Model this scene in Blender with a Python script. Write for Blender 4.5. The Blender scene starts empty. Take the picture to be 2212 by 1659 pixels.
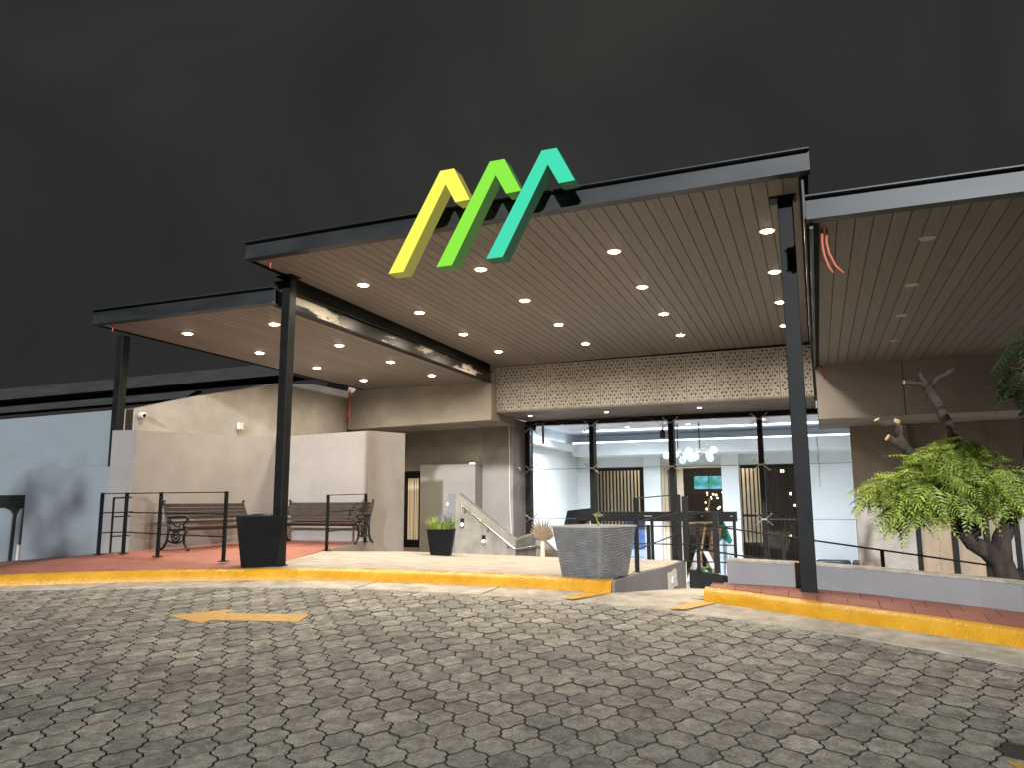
import bpy, bmesh, math, random
from mathutils import Vector, Matrix
from mathutils.geometry import delaunay_2d_cdt
random.seed(7)
K = 1.2                      # model unit -> metres
sc = bpy.context.scene
COL = sc.collection

# ------------------------------------------------------------------ camera, sky, key light, exposure
YAW, PIT, ROLL = 0.3746067, 0.1532847, -0.0051108
F = Vector((-math.sin(YAW)*math.cos(PIT), math.cos(YAW)*math.cos(PIT), math.sin(PIT)))
R0 = Vector((math.cos(YAW), math.sin(YAW), 0)); D0 = -(R0.cross(F))
cr, sr = math.cos(ROLL), math.sin(ROLL)
RC = cr*R0 - sr*D0; DC = sr*R0 + cr*D0
cam_d = bpy.data.cameras.new('camera'); cam = bpy.data.objects.new('camera', cam_d); COL.objects.link(cam)
cam.matrix_world = Matrix(((RC.x, -DC.x, -F.x, 0), (RC.y, -DC.y, -F.y, 0), (RC.z, -DC.z, -F.z, 0), (0, 0, 0, 1)))
cam_d.sensor_width = 36; cam_d.sensor_fit = 'HORIZONTAL'; cam_d.lens = 36*1661/2212
cam_d.clip_start = 0.05; cam_d.clip_end = 600
sc.camera = cam

world = bpy.data.worlds.new('World'); sc.world = world; world.use_nodes = True
wn, wl = world.node_tree.nodes, world.node_tree.links
bg = wn['Background']; bg.inputs['Strength'].default_value = 1.0
tc = wn.new('ShaderNodeTexCoord'); nz = wn.new('ShaderNodeTexNoise'); rp = wn.new('ShaderNodeValToRGB')
nz.inputs['Scale'].default_value = 2.6; nz.inputs['Detail'].default_value = 7; nz.inputs['Roughness'].default_value = .5; nz.inputs['Distortion'].default_value = .6
rp.color_ramp.elements[0].position = .32; rp.color_ramp.elements[0].color = (.0200, .0212, .0202, 1)
rp.color_ramp.elements[1].position = .72; rp.color_ramp.elements[1].color = (.0365, .0370, .0330, 1)
wl.new(tc.outputs['Generated'], nz.inputs['Vector']); wl.new(nz.outputs['Fac'], rp.inputs['Fac']); wl.new(rp.outputs['Color'], bg.inputs['Color'])

SUN_DIR = Vector((-.235, .95, -.235)).normalized()      # street floodlight behind the camera, as one sun lamp
sd = bpy.data.lights.new('sun', 'SUN'); sd.energy = 3.6; sd.angle = math.radians(1.4); sd.color = (.90, .95, 1)
so = bpy.data.objects.new('sun', sd); COL.objects.link(so); so.rotation_euler = SUN_DIR.to_track_quat('-Z', 'Y').to_euler()
so.location = (0, -20, 12)

sc.view_settings.view_transform = 'Standard'; sc.view_settings.look = 'None'
sc.view_settings.exposure = 0.15; sc.view_settings.gamma = 1; sc.view_settings.use_curve_mapping = False
sc.render.engine = 'CYCLES'
sc.cycles.use_denoising = True; sc.cycles.use_light_tree = True
sc.cycles.max_bounces = 7; sc.cycles.transparent_max_bounces = 16; sc.cycles.sample_clamp_indirect = 6
sc.cycles.caustics_reflective = False; sc.cycles.caustics_refractive = False

# ------------------------------------------------------------------ materials
def new_mat(name):
    m = bpy.data.materials.new(name); m.use_nodes = True
    return m, m.node_tree.nodes, m.node_tree.links, m.node_tree.nodes['Principled BSDF']
def pm(name, c1, c2=None, scale=3., rough=.6, metal=0., bump=0., bscale=40., lo=.35, hi=.65, detail=6., rvar=0., spec=.5, coat=0., rand=0., stretch=None):
    m, n, l, p = new_mat(name)
    p.inputs['Roughness'].default_value = rough; p.inputs['Metallic'].default_value = metal
    p.inputs['Specular IOR Level'].default_value = spec
    if coat: p.inputs['Coat Weight'].default_value = coat; p.inputs['Coat Roughness'].default_value = .12
    t = n.new('ShaderNodeTexCoord'); src = t.outputs['Object']
    if stretch:
        mp = n.new('ShaderNodeMapping'); mp.inputs['Scale'].default_value = stretch; l.new(src, mp.inputs['Vector']); src = mp.outputs['Vector']
    col = None
    if c2:
        z = n.new('ShaderNodeTexNoise'); z.inputs['Scale'].default_value = scale; z.inputs['Detail'].default_value = detail; z.inputs['Roughness'].default_value = .6
        l.new(src, z.inputs['Vector'])
        r = n.new('ShaderNodeValToRGB'); e = r.color_ramp.elements
        e[0].position = lo; e[0].color = (*c1, 1); e[1].position = hi; e[1].color = (*c2, 1)
        l.new(z.outputs['Fac'], r.inputs['Fac']); col = r.outputs['Color']
        if rvar:
            mr = n.new('ShaderNodeMapRange'); mr.inputs['To Min'].default_value = rough-rvar; mr.inputs['To Max'].default_value = rough+rvar
            l.new(z.outputs['Fac'], mr.inputs['Value']); l.new(mr.outputs['Result'], p.inputs['Roughness'])
    else:
        p.inputs['Base Color'].default_value = (*c1, 1)
    if rand:
        oi = n.new('ShaderNodeObjectInfo'); gi = n.new('ShaderNodeNewGeometry'); ad = n.new('ShaderNodeMath'); ad.operation = 'ADD'
        fr = n.new('ShaderNodeMath'); fr.operation = 'FRACT'
        l.new(oi.outputs['Random'], ad.inputs[0]); l.new(gi.outputs['Random Per Island'], ad.inputs[1]); l.new(ad.outputs[0], fr.inputs[0])
        mr = n.new('ShaderNodeMapRange'); mr.inputs['To Min'].default_value = 1-rand; mr.inputs['To Max'].default_value = 1+rand
        l.new(fr.outputs[0], mr.inputs['Value'])
        hs = n.new('ShaderNodeHueSaturation'); l.new(mr.outputs['Result'], hs.inputs['Value'])
        if col: l.new(col, hs.inputs['Color'])
        else: hs.inputs['Color'].default_value = (*c1, 1)
        col = hs.outputs['Color']
    if col: l.new(col, p.inputs['Base Color'])
    if bump:
        b = n.new('ShaderNodeTexNoise'); b.inputs['Scale'].default_value = bscale; b.inputs['Detail'].default_value = 5
        l.new(src, b.inputs['Vector'])
        bp = n.new('ShaderNodeBump'); bp.inputs['Strength'].default_value = bump; bp.inputs['Distance'].default_value = .02
        l.new(b.outputs['Fac'], bp.inputs['Height']); l.new(bp.outputs['Normal'], p.inputs['Normal'])
    return m
def em(name, c, s=1., base=(.02, .02, .02)):
    m, n, l, p = new_mat(name)
    p.inputs['Base Color'].default_value = (*base, 1); p.inputs['Emission Color'].default_value = (*c, 1); p.inputs['Emission Strength'].default_value = s; p.inputs['Specular IOR Level'].default_value = .1
    return m
def plaster(name, c, streak=.82, rough=.85, bump=.12, bscale=26.):
    c2 = tuple(x*streak for x in c)
    m = pm(name, c2, c, scale=1.3, rough=rough, bump=bump, bscale=bscale, lo=.36, hi=.60, detail=10)
    return m
def glass(name, tint=(.93, .97, 1), refl=.09):
    m, n, l, p = new_mat(name)
    n.remove(p); o = n['Material Output']
    t = n.new('ShaderNodeBsdfTransparent'); t.inputs['Color'].default_value = (*tint, 1)
    g = n.new('ShaderNodeBsdfGlossy'); g.inputs['Roughness'].default_value = .01
    fr = n.new('ShaderNodeFresnel'); fr.inputs['IOR'].default_value = 1.45
    mx = n.new('ShaderNodeMixShader'); l.new(fr.outputs[0], mx.inputs[0]); l.new(t.outputs[0], mx.inputs[1]); l.new(g.outputs[0], mx.inputs[2])
    l.new(mx.outputs[0], o.inputs['Surface'])
    return m
M = {}
def paver_mat():
    m, n, l, p = new_mat('paver_concrete'); p.inputs['Roughness'].default_value = .82; p.inputs['Specular IOR Level'].default_value = .3
    t = n.new('ShaderNodeTexCoord'); oi = n.new('ShaderNodeObjectInfo'); gi = n.new('ShaderNodeNewGeometry')
    ad = n.new('ShaderNodeMath'); l.new(oi.outputs['Random'], ad.inputs[0]); l.new(gi.outputs['Random Per Island'], ad.inputs[1])
    fr = n.new('ShaderNodeMath'); fr.operation = 'FRACT'; l.new(ad.outputs[0], fr.inputs[0])
    def noise(sc_, det, rough, src, w=True):
        z = n.new('ShaderNodeTexNoise'); z.noise_dimensions = '4D'; z.inputs['Scale'].default_value = sc_; z.inputs['Detail'].default_value = det; z.inputs['Roughness'].default_value = rough
        l.new(src, z.inputs['Vector'])
        if w:
            mu = n.new('ShaderNodeMath'); mu.operation = 'MULTIPLY'; mu.inputs[1].default_value = 37; l.new(fr.outputs[0], mu.inputs[0]); l.new(mu.outputs[0], z.inputs['W'])
        return z.outputs['Fac']
    obj = t.outputs['Object']; pos = gi.outputs['Position']
    def ramp(f, a, b, ca, cb):
        r = n.new('ShaderNodeValToRGB'); e = r.color_ramp.elements; e[0].position = a; e[1].position = b; e[0].color = (*ca, 1); e[1].color = (*cb, 1); l.new(f, r.inputs['Fac']); return r.outputs['Color']
    def mix(kind, fac, a, b):
        x = n.new('ShaderNodeMix'); x.data_type = 'RGBA'; x.blend_type = kind
        if isinstance(fac, float): x.inputs['Factor'].default_value = fac
        else: l.new(fac, x.inputs['Factor'])
        l.new(a, x.inputs[6]); l.new(b, x.inputs[7]); return x.outputs[2]
    c1 = ramp(noise(9, 8, .65, obj), .36, .66, (.245, .232, .212), (.60, .575, .53))       # blotches of each stone
    c2 = ramp(noise(62, 6, .7, obj), .40, .62, (.62, .60, .57), (1.12, 1.10, 1.05))        # worn grain and speckle
    c3 = ramp(noise(.9, 5, .6, pos, False), .32, .66, (.76, .76, .76), (1.10, 1.09, 1.06))  # old tyre marks and stains across the drive
    c4 = ramp(fr.outputs[0], 0, 1, (.74, .74, .76), (1.16, 1.15, 1.12))
    c = mix('MULTIPLY', 1.0, c1, c2); c = mix('MULTIPLY', 1.0, c, c3); c = mix('MULTIPLY', 1.0, c, c4)
    l.new(c, p.inputs['Base Color'])
    bp = n.new('ShaderNodeBump'); bp.inputs['Strength'].default_value = .55; bp.inputs['Distance'].default_value = .012
    l.new(noise(48, 6, .65, obj), bp.inputs['Height']); l.new(bp.outputs['Normal'], p.inputs['Normal'])
    return m
M['paver'] = paver_mat()
M['paver_dark'] = pm('paver_concrete_dark', (.018, .017, .016), (.05, .047, .043), scale=17, rough=.5, bump=.5, bscale=75)
M['joint'] = pm('joint_sand', (.035, .033, .029), (.075, .070, .058), scale=9, rough=.95, bump=.5, bscale=60)
M['gutter'] = pm('gutter_concrete', (.33, .295, .245), (.60, .535, .445), scale=5, rough=.8, bump=.3, bscale=45, detail=9)
M['kerb'] = pm('kerb_yellow_paint', (.62, .295, .020), (.75, .385, .030), scale=4, rough=.28, bump=.55, bscale=38, rvar=.16, detail=8)
M['road_paint'] = pm('road_yellow_paint', (.56, .31, .06), (.74, .41, .07), scale=14, rough=.5, bump=.3, bscale=60, lo=.32, hi=.5, detail=9)
M['plaza'] = pm('plaza_concrete', (.255, .228, .195), (.43, .385, .325), scale=2.2, rough=.75, bump=.22, bscale=22, detail=9, stretch=(1, 2.6, 1))
M['red'] = pm('red_floor_coating', (.285, .105, .072), (.385, .145, .10), scale=2.1, rough=.62, bump=.25, bscale=30, detail=8, rand=.07)
M['red_joint'] = pm('red_joint', (.19, .062, .042), None, rough=.9)
M['wall'] = plaster('wall_paint_warm_grey', (.298, .277, .256), .86)
M['stair_render'] = pm('stair_wall_render', (.205, .185, .158), (.315, .288, .25), scale=2.4, rough=.85, bump=.15, bscale=30, lo=.34, hi=.62, detail=9)
M['wall_grey'] = plaster('wall_paint_mid_grey', (.215, .213, .222), .85)
M['wall_par'] = plaster('wall_paint_parapet', (.31, .30, .30), .85)
M['wall_cool_lit'] = plaster('wall_paint_cool_lit', (.235, .262, .28), .9)  # same grey paint, with the cool lamp light put into its colour
M['wall_beige'] = pm('wall_bare_render', (.325, .30, .265), (.425, .392, .345), scale=1.5, rough=.9, bump=.16, bscale=24, lo=.38, hi=.66, detail=9)
M['wall_rough'] = pm('wall_rough_stucco', (.36, .33, .30), (.47, .43, .39), scale=2.5, rough=.95, bump=1.0, bscale=26, detail=9)
M['wall_taupe'] = plaster('wall_paint_taupe', (.47, .44, .42), .88)
M['stucco_dark'] = pm('dark_paint_wall', (.009, .009, .009), (.016, .016, .015), scale=3, rough=.7, spec=.2)
M['steel'] = pm('black_steel', (.009, .009, .009), (.017, .0165, .016), scale=5, rough=.45, rvar=.1, spec=.13)
M['steel_reflect'] = pm('steel_painted_reflection', (.022, .022, .022), (.72, .66, .55), scale=1.6, rough=.34, lo=.50, hi=.545, detail=10, stretch=(1, .42, 1.5))  # cream patches paint the reflection of a lit wall into the steel
M['fascia'] = pm('fascia_grey_steel', (.011, .012, .012), (.042, .045, .046), scale=1.1, rough=.45, lo=.36, hi=.68, detail=7, stretch=(.55, 1, 2))
M['rail'] = pm('rail_black', (.009, .009, .009), None, rough=.45, spec=.22)
M['stainless'] = pm('stainless', (.62, .58, .53), None, rough=.28, metal=1)
M['plank'] = pm('wpc_plank', (.228, .203, .184), (.285, .256, .235), scale=6, rough=.62, bump=.1, bscale=60, rand=.07, stretch=(6, .35, 1))
M['plank_gap'] = pm('plank_gap', (.03, .024, .02), None, rough=.9)
M['panel'] = pm('perforated_metal', (.56, .535, .50), (.62, .595, .555), scale=4, rough=.5, metal=.15)
M['void'] = pm('void_black', (.012, .011, .010), None, rough=.9)
M['trim_white'] = pm('white_trim', (.72, .70, .66), None, rough=.4)
M['curtain'] = em('curtain_glow', (.72, .54, .33), .42, (.6, .5, .36))  # light on the curtain put into the strips as emission
M['lens'] = em('downlight_lens', (1, .80, .55), 60)
M['trim_glow'] = em('trim_glow', (1, .66, .36), .75, (.7, .66, .6))  # warm halo around the lit lenses, put into the ring as emission
M['lens_off'] = pm('downlight_lens_off', (.62, .57, .50), None, rough=.4)
M['lens_cool'] = em('downlight_lens_cool', (1, .93, .82), 7)
M['window_frame'] = pm('window_frame_black', (.014, .013, .012), (.021, .020, .018), scale=5, rough=.5, spec=.09)
M['glass'] = glass('window_glass')
M['int_wall'] = pm('interior_wall_white', (.66, .70, .725), (.71, .75, .775), scale=1.5, rough=.7)
M['int_ceiling'] = pm('interior_ceiling', (.52, .53, .58), (.57, .58, .63), scale=1, rough=.7)
M['int_floor'] = pm('interior_floor', (.50, .44, .35), (.56, .50, .41), scale=2, rough=.3)
M['beige_panel'] = pm('beige_panel', (.60, .50, .36), (.70, .60, .45), scale=2, rough=.7)
M['board'] = pm('plywood_board', (.32, .235, .15), (.42, .315, .21), scale=2.2, rough=.7, detail=8, stretch=(2, 1, .6))
M['led'] = em('led_strip', (.92, .97, 1), 4.5)
M['wood_step'] = pm('warm_wood', (.34, .22, .12), (.46, .31, .18), scale=5, rough=.5)
M['wood_dark'] = pm('dark_wood', (.055, .042, .034), (.10, .078, .062), scale=9, rough=.5, stretch=(1, 1, 6))
M['iron'] = pm('cast_iron', (.016, .015, .014), None, rough=.35, metal=.3, bump=.3, bscale=60)
M['bench_wood'] = pm('bench_wood', (.034, .026, .021), (.068, .052, .043), scale=8, rough=.42, stretch=(1, 6, 6))
M['pot_black'] = pm('black_plastic', (.007, .007, .0075), (.011, .011, .011), scale=3, rough=.5, spec=.07)
M['pot_grey'] = pm('grey_resin', (.17, .17, .172), (.225, .225, .228), scale=6, rough=.65)
M['pot_rim'] = pm('pot_rim', (.46, .41, .36), None, rough=.6)
M['soil'] = pm('soil', (.018, .014, .010), (.05, .04, .03), scale=30, rough=1, bump=.8, bscale=40)
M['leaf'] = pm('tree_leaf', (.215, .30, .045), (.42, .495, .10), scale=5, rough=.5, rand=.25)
M['leaf_dark'] = pm('tree_leaf_dark', (.022, .040, .012), (.045, .072, .02), scale=3, rough=.6)  # shade of the unlit crown put into the leaf colour
for k_ in ('leaf',):
    p_ = M[k_].node_tree.nodes['Principled BSDF']; p_.inputs['Subsurface Weight'].default_value = 0
M['grass'] = pm('planter_grass', (.16, .25, .045), (.34, .42, .10), scale=30, rough=.6)
M['lavender'] = pm('lavender', (.13, .13, .26), (.25, .24, .40), scale=30, rough=.7)
M['straw'] = pm('straw', (.22, .16, .105), (.36, .275, .185), scale=25, rough=.8)
M['bark'] = pm('bark', (.034, .025, .020), (.085, .062, .048), scale=9, rough=.95, bump=1, bscale=30, stretch=(1, 1, .4))
M['cut_wood'] = pm('cut_wood', (.50, .30, .15), (.66, .44, .26), scale=12, rough=.8)
M['conduit'] = pm('orange_conduit', (.62, .16, .09), None, rough=.5)
M['white_plastic'] = pm('white_plastic', (.66, .63, .59), None, rough=.4)
M['dark_lens'] = pm('dark_lens', (.01, .01, .012), None, rough=.1)
M['wire'] = pm('thin_wire', (.10, .095, .09), None, rough=.6)
M['leather'] = pm('black_leather', (.022, .026, .034), None, rough=.28, bump=.3, bscale=12)
M['far'] = pm('far_wall', (.012, .0075, .006), None, rough=.9)
M['far_band'] = pm('far_concrete', (.022, .023, .020), (.042, .043, .038), scale=1.5, rough=.9, stretch=(.4, 1, 3))
M['asphalt'] = pm('dark_ground', (.03, .03, .028), (.05, .05, .045), scale=3, rough=.95)
M['white_paint'] = pm('white_patch', (.74, .72, .68), (.58, .55, .51), scale=20, rough=.8)
M['green'] = pm('green_sign', (.09, .27, .07), None, rough=.5)
M['flag_g'] = pm('flag_green', (.0, .16, .10), None, rough=.8)
M['flag_w'] = pm('flag_white', (.75, .76, .78), None, rough=.8)
M['flag_r'] = pm('flag_red', (.45, .012, .03), None, rough=.8)
M['banner_w'] = pm('banner_white', (.66, .72, .78), None, rough=.5)
M['banner_b'] = pm('banner_blue', (.05, .12, .48), (.25, .36, .62), scale=14, rough=.5)
M['banner_line'] = pm('banner_line', (.30, .34, .44), None, rough=.5)
M['tv'] = None
M['spark'] = em('small_glow_dot', (1, .82, .55), 8)
M['bulb'] = em('chandelier_bulb', (.92, .97, 1), 10)
M['globe'] = em('globe_glass', (.82, .92, 1), .75, (.6, .65, .7))

# ------------------------------------------------------------------ mesh helpers
def top_of(o):
    while o.parent: o = o.parent
    return o
class MB:
    def __init__(s): s.v = []; s.f = []; s.mi = []; s.cur = 0
    def add(s, vs, fs):
        b = len(s.v); s.v += [tuple(v) for v in vs]; s.f += [tuple(b+i for i in f) for f in fs]; s.mi += [s.cur]*len(fs); return s
    def box(s, x0, x1, y0, y1, z0, z1):
        return s.add([(x0, y0, z0), (x1, y0, z0), (x1, y1, z0), (x0, y1, z0), (x0, y0, z1), (x1, y0, z1), (x1, y1, z1), (x0, y1, z1)],
                     [(0, 3, 2, 1), (4, 5, 6, 7), (0, 1, 5, 4), (1, 2, 6, 5), (2, 3, 7, 6), (3, 0, 4, 7)])
    def hexa(s, b, t):     # bottom quad, top quad (same winding)
        return s.add(list(b)+list(t), [(0, 3, 2, 1), (4, 5, 6, 7), (0, 1, 5, 4), (1, 2, 6, 5), (2, 3, 7, 6), (3, 0, 4, 7)])
    def prism(s, poly, off):   # 3D polygon extruded by vector
        n = len(poly); o = Vector(off); a = [Vector(p) for p in poly]
        return s.add(a+[p+o for p in a], [tuple(range(n-1, -1, -1)), tuple(range(n, 2*n))]+[(i, (i+1) % n, n+(i+1) % n, n+i) for i in range(n)])
    def quad(s, a, b, c, d): return s.add([a, b, c, d], [(0, 1, 2, 3)])
    def tube(s, pts, r, n=8, cap=True):
        pts = [Vector(p) for p in pts]; rs = r if isinstance(r, (list, tuple)) else [r]*len(pts)
        vs = []; up0 = None
        for i, p in enumerate(pts):
            d = (pts[min(i+1, len(pts)-1)]-pts[max(i-1, 0)]).normalized()
            if up0 is None: up0 = Vector((0, 0, 1)) if abs(d.z) < .9 else Vector((1, 0, 0))
            a = d.cross(up0).normalized(); b = a.cross(d).normalized(); up0 = b
            vs += [p+rs[i]*(math.cos(2*math.pi*k/n)*a+math.sin(2*math.pi*k/n)*b) for k in range(n)]
        fs = [(i*n+k, i*n+(k+1) % n, (i+1)*n+(k+1) % n, (i+1)*n+k) for i in range(len(pts)-1) for k in range(n)]
        if cap: fs += [tuple(range(n-1, -1, -1)), tuple((len(pts)-1)*n+k for k in range(n))]
        return s.add(vs, fs)
    def bar(s, a, b, w, h, up=(0, 0, 1)):   # rectangular bar from a to b
        a = Vector(a); b = Vector(b); d = (b-a).normalized(); u = Vector(up)
        if abs(d.dot(u)) > .95: u = Vector((1, 0, 0))
        x = d.cross(u).normalized()*w/2; y = x.cross(d).normalized()*h/2
        return s.hexa([a-x-y, a+x-y, a+x+y, a-x+y], [b-x-y, b+x-y, b+x+y, b-x+y])
    def lathe(s, prof, c=(0, 0, 0), n=16, cap=True):
        c = Vector(c); vs = [c+Vector((r*math.cos(2*math.pi*k/n), r*math.sin(2*math.pi*k/n), z)) for r, z in prof for k in range(n)]
        fs = [(i*n+k, i*n+(k+1) % n, (i+1)*n+(k+1) % n, (i+1)*n+k) for i in range(len(prof)-1) for k in range(n)]
        if cap: fs += [tuple(range(n-1, -1, -1)), tuple((len(prof)-1)*n+k for k in range(n))]
        return s.add(vs, fs)
    def sphere(s, c, r, n=10, m=6):
        return s.lathe([(r*math.sin(math.pi*i/m)+1e-4, -r*math.cos(math.pi*i/m)) for i in range(m+1)], c, n, False)
    def build(s, name, mat, parent=None, smooth=False, bevel=0., local=False, origin=None):
        me = bpy.data.meshes.new(name)
        off = Vector((0, 0, 0))
        if parent is not None and not local: off = top_of(parent)['_o'] if '_o' in top_of(parent) else (0, 0, 0); off = Vector(off)
        if parent is None and origin is not None: off = Vector(origin)
        me.from_pydata([(Vector(v)-off)*K for v in s.v], [], s.f)
        mats = mat if isinstance(mat, (list, tuple)) else [mat]
        for m in mats: me.materials.append(m)
        if len(mats) > 1: me.polygons.foreach_set('material_index', s.mi)
        if smooth: me.polygons.foreach_set('use_smooth', [True]*len(me.polygons))
        bm = bmesh.new(); bm.from_mesh(me); bmesh.ops.recalc_face_normals(bm, faces=bm.faces)
        if bevel:
            es = [e for e in bm.edges if len(e.link_faces) == 2 and e.calc_face_angle(0) > .6]
            bmesh.ops.bevel(bm, geom=es, offset=bevel*K, segments=2, affect='EDGES', profile=.5)
        bm.to_mesh(me); bm.free()
        o = bpy.data.objects.new(name, me); COL.objects.link(o)
        if parent is not None: o.parent = parent
        elif origin is not None: o.location = Vector(origin)*K
        if parent is None: o['_o'] = tuple(off)
        return o
def tag(o, label, cat, group=None):
    o['label'] = label; o['category'] = cat
    if group: o['group'] = group
    return o
def thing(name, loc, label, cat, group=None):
    o = bpy.data.objects.new(name, None); COL.objects.link(o); o.location = Vector(loc)*K; o['_o'] = tuple(loc)
    o.empty_display_size = .1
    return tag(o, label, cat, group)
def struct(o): o['kind'] = 'structure'; return o
def stuff(o): o['kind'] = 'stuff'; return o
def dup(o, loc=None, parent=None, **props):
    c = o.copy(); COL.objects.link(c)
    if parent is not None: c.parent = parent
    if loc is not None: c.location = Vector(loc)*K; c['_o'] = tuple(loc)
    for k, v in props.items(): c[k] = v
    for ch in o.children: dup(ch, None, c)
    return c
def fillpoly(pts):     # triangulated floor through 3D boundary points
    v2 = [Vector((p[0], p[1])) for p in pts]; n = len(pts)
    r = delaunay_2d_cdt(v2, [(i, (i+1) % n) for i in range(n)], [], 1, 1e-5)
    zs = []
    for v in r[0]:
        d = min(range(n), key=lambda i: (v2[i]-v).length); zs.append(pts[d][2])
    m = MB(); m.add([(v.x, v.y, z) for v, z in zip(r[0], zs)], [tuple(f) for f in r[2]]); return m
def catmull(pts, x):   # y(x), monotone x
    for i in range(len(pts)-1):
        if x <= pts[i+1][0] or i == len(pts)-2: break
    p0 = pts[max(i-1, 0)]; p1 = pts[i]; p2 = pts[i+1]; p3 = pts[min(i+2, len(pts)-1)]
    t = (x-p1[0])/(p2[0]-p1[0]); m1 = (p2[1]-p0[1])/(p2[0]-p0[0]); m2 = (p3[1]-p1[1])/(p3[0]-p1[0]); h = p2[0]-p1[0]
    if t < 0 or t > 1: return p1[1]+m1*(x-p1[0]) if t < 0 else p2[1]+m2*(x-p2[0])
    return (2*t**3-3*t*t+1)*p1[1]+(t**3-2*t*t+t)*h*m1+(-2*t**3+3*t*t)*p2[1]+(t**3-t*t)*h*m2

# ------------------------------------------------------------------ ground
def zroad(x, y): return -1.457-.0121*x+.069*y
TOE = [(-16, 1.0), (-12, 4.2), (-10, 5.5), (-8.68, 6.21), (-7.06, 6.95), (-5.35, 7.50), (-4.35, 7.62), (-2.97, 7.66), (-2.15, 7.63), (-1.06, 7.46), (.01, 6.99), (.69, 6.70), (1.26, 6.42), (2.6, 5.6), (4, 4.5), (7, 1.5), (9, -1)]
GUT = [(-16, .75), (-12, 4.0), (-10, 5.32), (-8.47, 6.06), (-7.36, 6.48), (-6.22, 6.88), (-5.09, 7.15), (-3.93, 7.25), (-2.52, 7.23), (-1.93, 7.15), (-1.23, 7.00), (-.48, 6.76), (.23, 6.47), (.72, 6.21), (1.16, 5.96), (2.4, 5.15), (3.7, 4.05), (6.6, 1.0), (8.5, -1.4)]
def toe(x): return catmull(TOE, x)
def gut(x): return catmull(GUT, x)
def at(x, y, dz=0.): return (x, y, zroad(x, y)+dz)

m = MB(); m.box(-90, 90, -90, 160, -9.2, -9.0); struct(m.build('ground', M['asphalt']))
m = MB(); xs = [-30, -20]+[-16+i*.5 for i in range(49)]+[8.5]
for a, b in zip(xs, xs[1:]):
    ya, yb = (gut(a) if a > -16 else .7), (gut(b) if b > -16 else .7)
    m.quad(at(a, -40, -.024), at(b, -40, -.024), at(b, yb+.12, -.024), at(a, ya+.12, -.024))
road = struct(m.build('road', M['joint'], origin=(0, 5, -1.1)))

# pavers: hexagonal interlocking blocks with S-curved edges
PW, PH = .197, .183; RA = math.radians(12.3); ca, sa = math.cos(RA), math.sin(RA)
def paver_outline(sc_):
    hx = [(0, PH*.75), (-PW/2, PH*.25), (-PW/2, -PH*.25), (0, -PH*.75), (PW/2, -PH*.25), (PW/2, PH*.25)]
    out = []
    for i in range(6):
        a = Vector(hx[i]); b = Vector(hx[(i+1) % 6]); d = b-a; nrm = Vector((d.y, -d.x)).normalized()
        amp = .0085*min(1, d.length/.10)
        for t, s_ in ((0, 0), (.3, 1), (.7, -1)): out.append((a+d*t+nrm*amp*s_)*sc_)
    return out
def paver_geo():
    o1 = paver_outline(.978); o2 = paver_outline(.935); n = len(o1)
    vs = [(p.x, p.y, -.02) for p in o1]+[(p.x, p.y, -.007) for p in o1]+[(p.x, p.y, 0) for p in o2]
    fs = [tuple(2*n+i for i in range(n))]+[(k*n+i, k*n+(i+1) % n, (k+1)*n+(i+1) % n, (k+1)*n+i) for k in (0, 1) for i in range(n)]
    return vs, fs
PV, PF = paver_geo(); PMI = [0]+[1]*(len(PF)-1)
def cam_px(p):
    v = Vector(p); d = v.dot(F)
    if d <= .2: return None
    return (1106+1661*v.dot(RC)/d, 829.5+1661*v.dot(DC)/d, d)
cand = []
for r in range(-30, 60):
    for c in range(-80, 60):
        lx = (c+.5*(r % 2))*PW; ly = r*PH
        x = ca*lx-sa*ly-1.5; y = sa*lx+ca*ly+3.9
        if y > gut(x)+.06 or x < -12 or x > 6: continue
        q = cam_px(at(x, y))
        if not q or q[0] < -420 or q[0] > 2212+420 or q[1] > 1659+330: continue
        cand.append((q[2] if (-60 < q[0] < 2270 and q[1] < 1720) else 100+q[2], x, y))
cand.sort()
pme = None; rest = MB()
for i, (d, x, y) in enumerate(cand):
    rot = Matrix.Rotation(RA+random.choice((0, 0, math.pi))+random.uniform(-.02, .02), 4, 'Z')
    tilt = Matrix.Rotation(math.atan(.069)+random.uniform(-.012, .012), 4, 'X') @ Matrix.Rotation(math.atan(.0121)+random.uniform(-.012, .012), 4, 'Y')
    mt = Matrix.Translation(Vector(at(x, y, random.uniform(-.003, .002)))) @ tilt @ rot
    is_dark = (x-.80)**2+(y-4.36)**2 < .02  # pavers around this point get a darker colour
    if i < 300:
        if pme is None:
            t = MB(); t.add(PV, PF); t.mi = PMI[:]; o = t.build('paver', [M['paver'], M['joint']], road, local=True); pme = o.data
        else:
            o = bpy.data.objects.new('paver', pme); COL.objects.link(o); o.parent = road
        o.matrix_local = Matrix.Translation(-Vector((0, 5, -1.1))*K) @ (Matrix.Scale(K, 4) @ mt @ Matrix.Scale(1/K, 4))
        if is_dark: o.material_slots[0].link = 'OBJECT'; o.material_slots[0].material = M['paver_dark']
    else:
        rest.add([mt @ Vector(v) for v in PV], PF); rest.mi[-len(PF):] = PMI
stuff(rest.build('paver_field', [M['paver'], M['joint']], road))

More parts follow.
